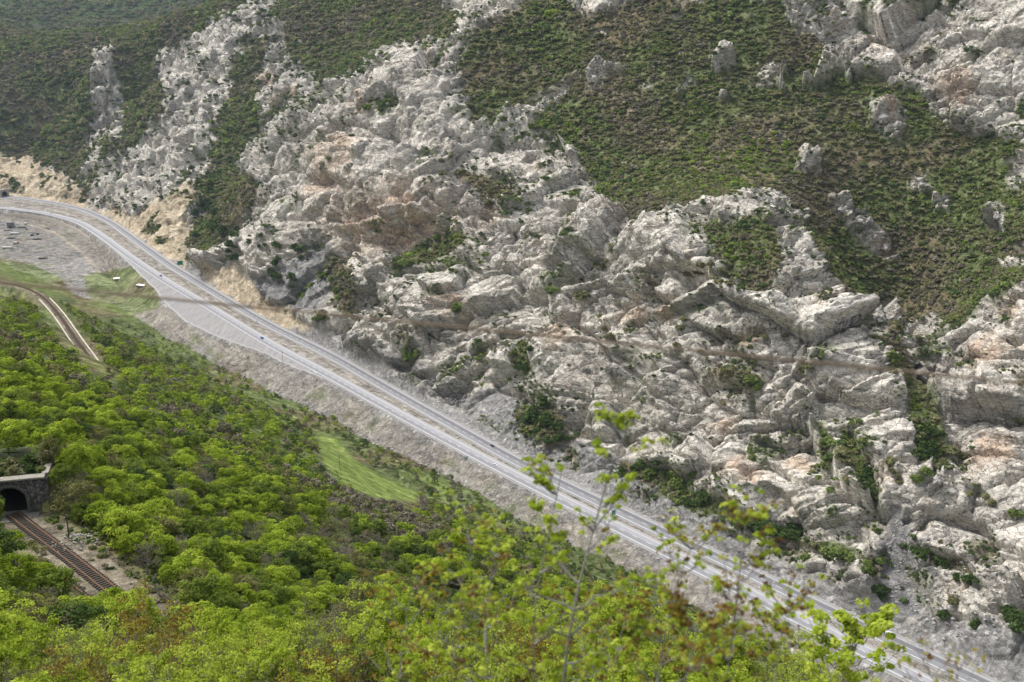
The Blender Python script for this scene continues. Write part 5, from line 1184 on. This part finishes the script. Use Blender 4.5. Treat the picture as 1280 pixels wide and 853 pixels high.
# ------------------------------------------------------------------ saplings close to the camera
def at_c(px, py, zc_):
    dx, dy, dz = ray(px, py); return np.array([dx*zc_, dy*zc_, HC+dz*zc_])
def sapling(pts, zc_, r0, nbr, spread, mix, label, seed, leaf=.045, per=9):
    r = np.random.default_rng(seed); W = np.array([at_c(x, y, zc_*(1+.02*r.normal())) for x, y in pts])
    x0, y0 = W[0, :2]; g = min(near_z(x0, y0)[0], W[0, 2]-1.); root = np.array([x0, y0, g-.3]); W = np.concatenate([[root, (root*.6+W[0]*.4)], W])
    W = smooth_line(W, .25, 1.2); O = W[0].copy(); P_ = W-O; n = len(P_); f = np.linspace(0, 1, n); paths = [(P_, r0*(1-.8*f))]; tips = []
    top = np.linalg.norm(W[-1]-at_c(*pts[0], zc_))
    n0 = int(n*(1-min(.95, top*1.05/(np.linalg.norm(np.diff(P_, axis=0), axis=1).sum()))))
    nbr += 7
    for k in range(nbr):
        i = min(n-2, n0+int((n-n0)*((k+.6*r.random())/nbr))); th = r.random()*6.28; l = spread*(.5+.8*r.random())*(1.1-.6*(i-n0)/max(1, n-n0)); tt = np.linspace(0, 1, 6)
        b = P_[i]+np.c_[math.cos(th)*l*tt, math.sin(th)*l*tt, l*(.55+.6*r.random())*tt**1.2]+np.r_[[[0, 0, 0]], r.normal(size=(5, 3))*.035*l]; rb = r0*.35; paths.append((b, rb*(1-.75*tt))); tips += [b[-1], b[-2], b[3]]
        for j in range(3):
            q0 = b[1+r.integers(4)]; th2 = th+r.normal(); l2 = l*(.25+.3*r.random()); c = q0+np.outer(np.linspace(0, 1, 4), [math.cos(th2)*l2, math.sin(th2)*l2, l2*(.5+.6*r.random())]); paths.append((c, rb*.5*np.linspace(1, .3, 4))); tips += [c[-1]]
    tips.append(P_[-1]); tips = np.array(tips); e = thing('sapling', label, 'sapling', 'saplings close below the camera', tuple(O))
    st = tubes_mesh('stem', paths, 6); st.materials.append(M_BARKG); obj('stem', st, None, e)
    isb = r.random(len(tips)) < mix
    for nm4, m_, sel_ in (('leaves', M_YGREEN, ~isb), ('buds', M_BUD, isb)):
        if sel_.any(): obj(nm4, cloud_mesh(nm4, [(tuple(t_), .047*r.uniform(.5, 1.2)*(1 if zc_ < 20 else 3.)) for t_ in tips[sel_]], per, leaf*(1 if nm4 == 'leaves' else .8), m_, r, squash=.8, up=.4), None, e, kind='stuff')
SAP = [([(700,880),(715,760),(745,650),(770,560),(795,515)], 10., .032, 13, .42, .05, 'tall leaning sapling with yellow green leaf tufts at its top'),
 ([(668,880),(665,760),(690,650),(705,575)], 10.5, .026, 13, .40, .12, 'slim sapling with dense yellow green tufts beside the leaning one'),
 ([(820,880),(832,770),(855,700),(885,640)], 11., .024, 14, .5, .45, 'sapling of mixed brown buds and green tufts before the highway'),
 ([(905,880),(918,770),(928,690),(938,605)], 10., .024, 14, .42, .5, 'upright sapling with brown and green buds in front of the cliff foot'),
 ([(560,880),(570,770),(582,700),(605,640)], 12., .022, 14, .5, .4, 'sapling with scattered small tufts in front of the meadow end'),
 ([(495,880),(505,780),(525,705)], 13., .02, 13, .5, .6, 'brown budded sapling at the left end of the sapling row'),
 ([(965,880),(975,800),(992,725)], 11., .02, 13, .42, .65, 'brown budded sapling at the right end of the sapling row'),
 ([(612,880),(605,770),(625,660)], 11.5, .022, 13, .45, .35, 'thin forked sapling between the two leafy ones'),
 ([(760,880),(775,790),(805,705)], 12., .022, 13, .5, .7, 'red brown budded sapling below the green median sign'),
 ([(850,880),(862,820),(880,760)], 9.5, .02, 12, .4, .75, 'low red brown sapling of closed buds'),
 ([(730,880),(735,830),(720,740)], 12.5, .02, 12, .5, .5, 'short sapling with brown and green buds behind the leaning one'),
 ([(1035,900),(1058,840),(1085,770)], 24., .05, 15, .9, .0, 'small bright leafy tree standing alone before the highway'),
 ([(1215,930),(1170,860),(1140,800)], 9., .016, 8, .45, 1., 'bare arching branch with few brown buds near the dark rock'),
 ([(540,880),(545,800),(560,730)], 12., .02, 12, .5, .55, 'short brown budded sapling next to the meadow end')]
for k, (pts, zc_, r0, nbr, spr, mx, lab) in enumerate(SAP):
    sapling(pts, zc_, r0, nbr, spr, mx, lab, 1300+k, leaf=.027 if zc_ < 20 else .06, per=(10 if zc_ < 20 else 20) if k != 12 else 2)

# ------------------------------------------------------------------ cable that crosses the view
CB = [(60, 358), (180, 371), (300, 384), (440, 398), (640, 415), (730, 424), (900, 440), (1060, 458), (1150, 468)]
dirc = np.array([.97, -.243]); c0 = at_c(640, 415, 5.6)
def on_cable(px, py):
    dx, dy, dz = ray(px, py); A = np.array([[dx, -dirc[0]], [dy, -dirc[1]]]); t_, s_ = np.linalg.solve(A, c0[:2]); return np.array([dx*t_, dy*t_, HC+dz*t_])
pts = np.array([on_cable(x, y) for x, y in CB]); s_ = (pts[:, :2]-c0[:2])@dirc; pf = np.polyfit(s_, pts[:, 2], 2); sv_ = np.linspace(-22, 9, 80)
cw = np.c_[c0[:2]+np.outer(sv_, dirc), np.polyval(pf, sv_)]
e = thing('overhead_cable', 'brown overhead cable running across the view beside the upper railway', 'cable', None, tuple(cw[0]))
obj('wire', tubes_mesh('wire', [(cw-cw[0], np.full(len(cw), .0074))], 6), simple_mat('weathered_cable', (.14, .10, .065), .8), e)

# ------------------------------------------------------------------ valley haze
hzm = new_mat('valley_haze'); t = NT(hzm); pvn = t.n('ShaderNodeVolumePrincipled', {'Color': (.70, .84, 1., 1), 'Density': .000028, 'Anisotropy': .2}); ho = t.n('ShaderNodeOutputMaterial'); hzm.node_tree.links.new(pvn.outputs[0], ho.inputs['Volume'])
hb = box('haze', (-850, 2080, 440), (3700, 4500, 1150), hzm); hb['kind'] = 'stuff'
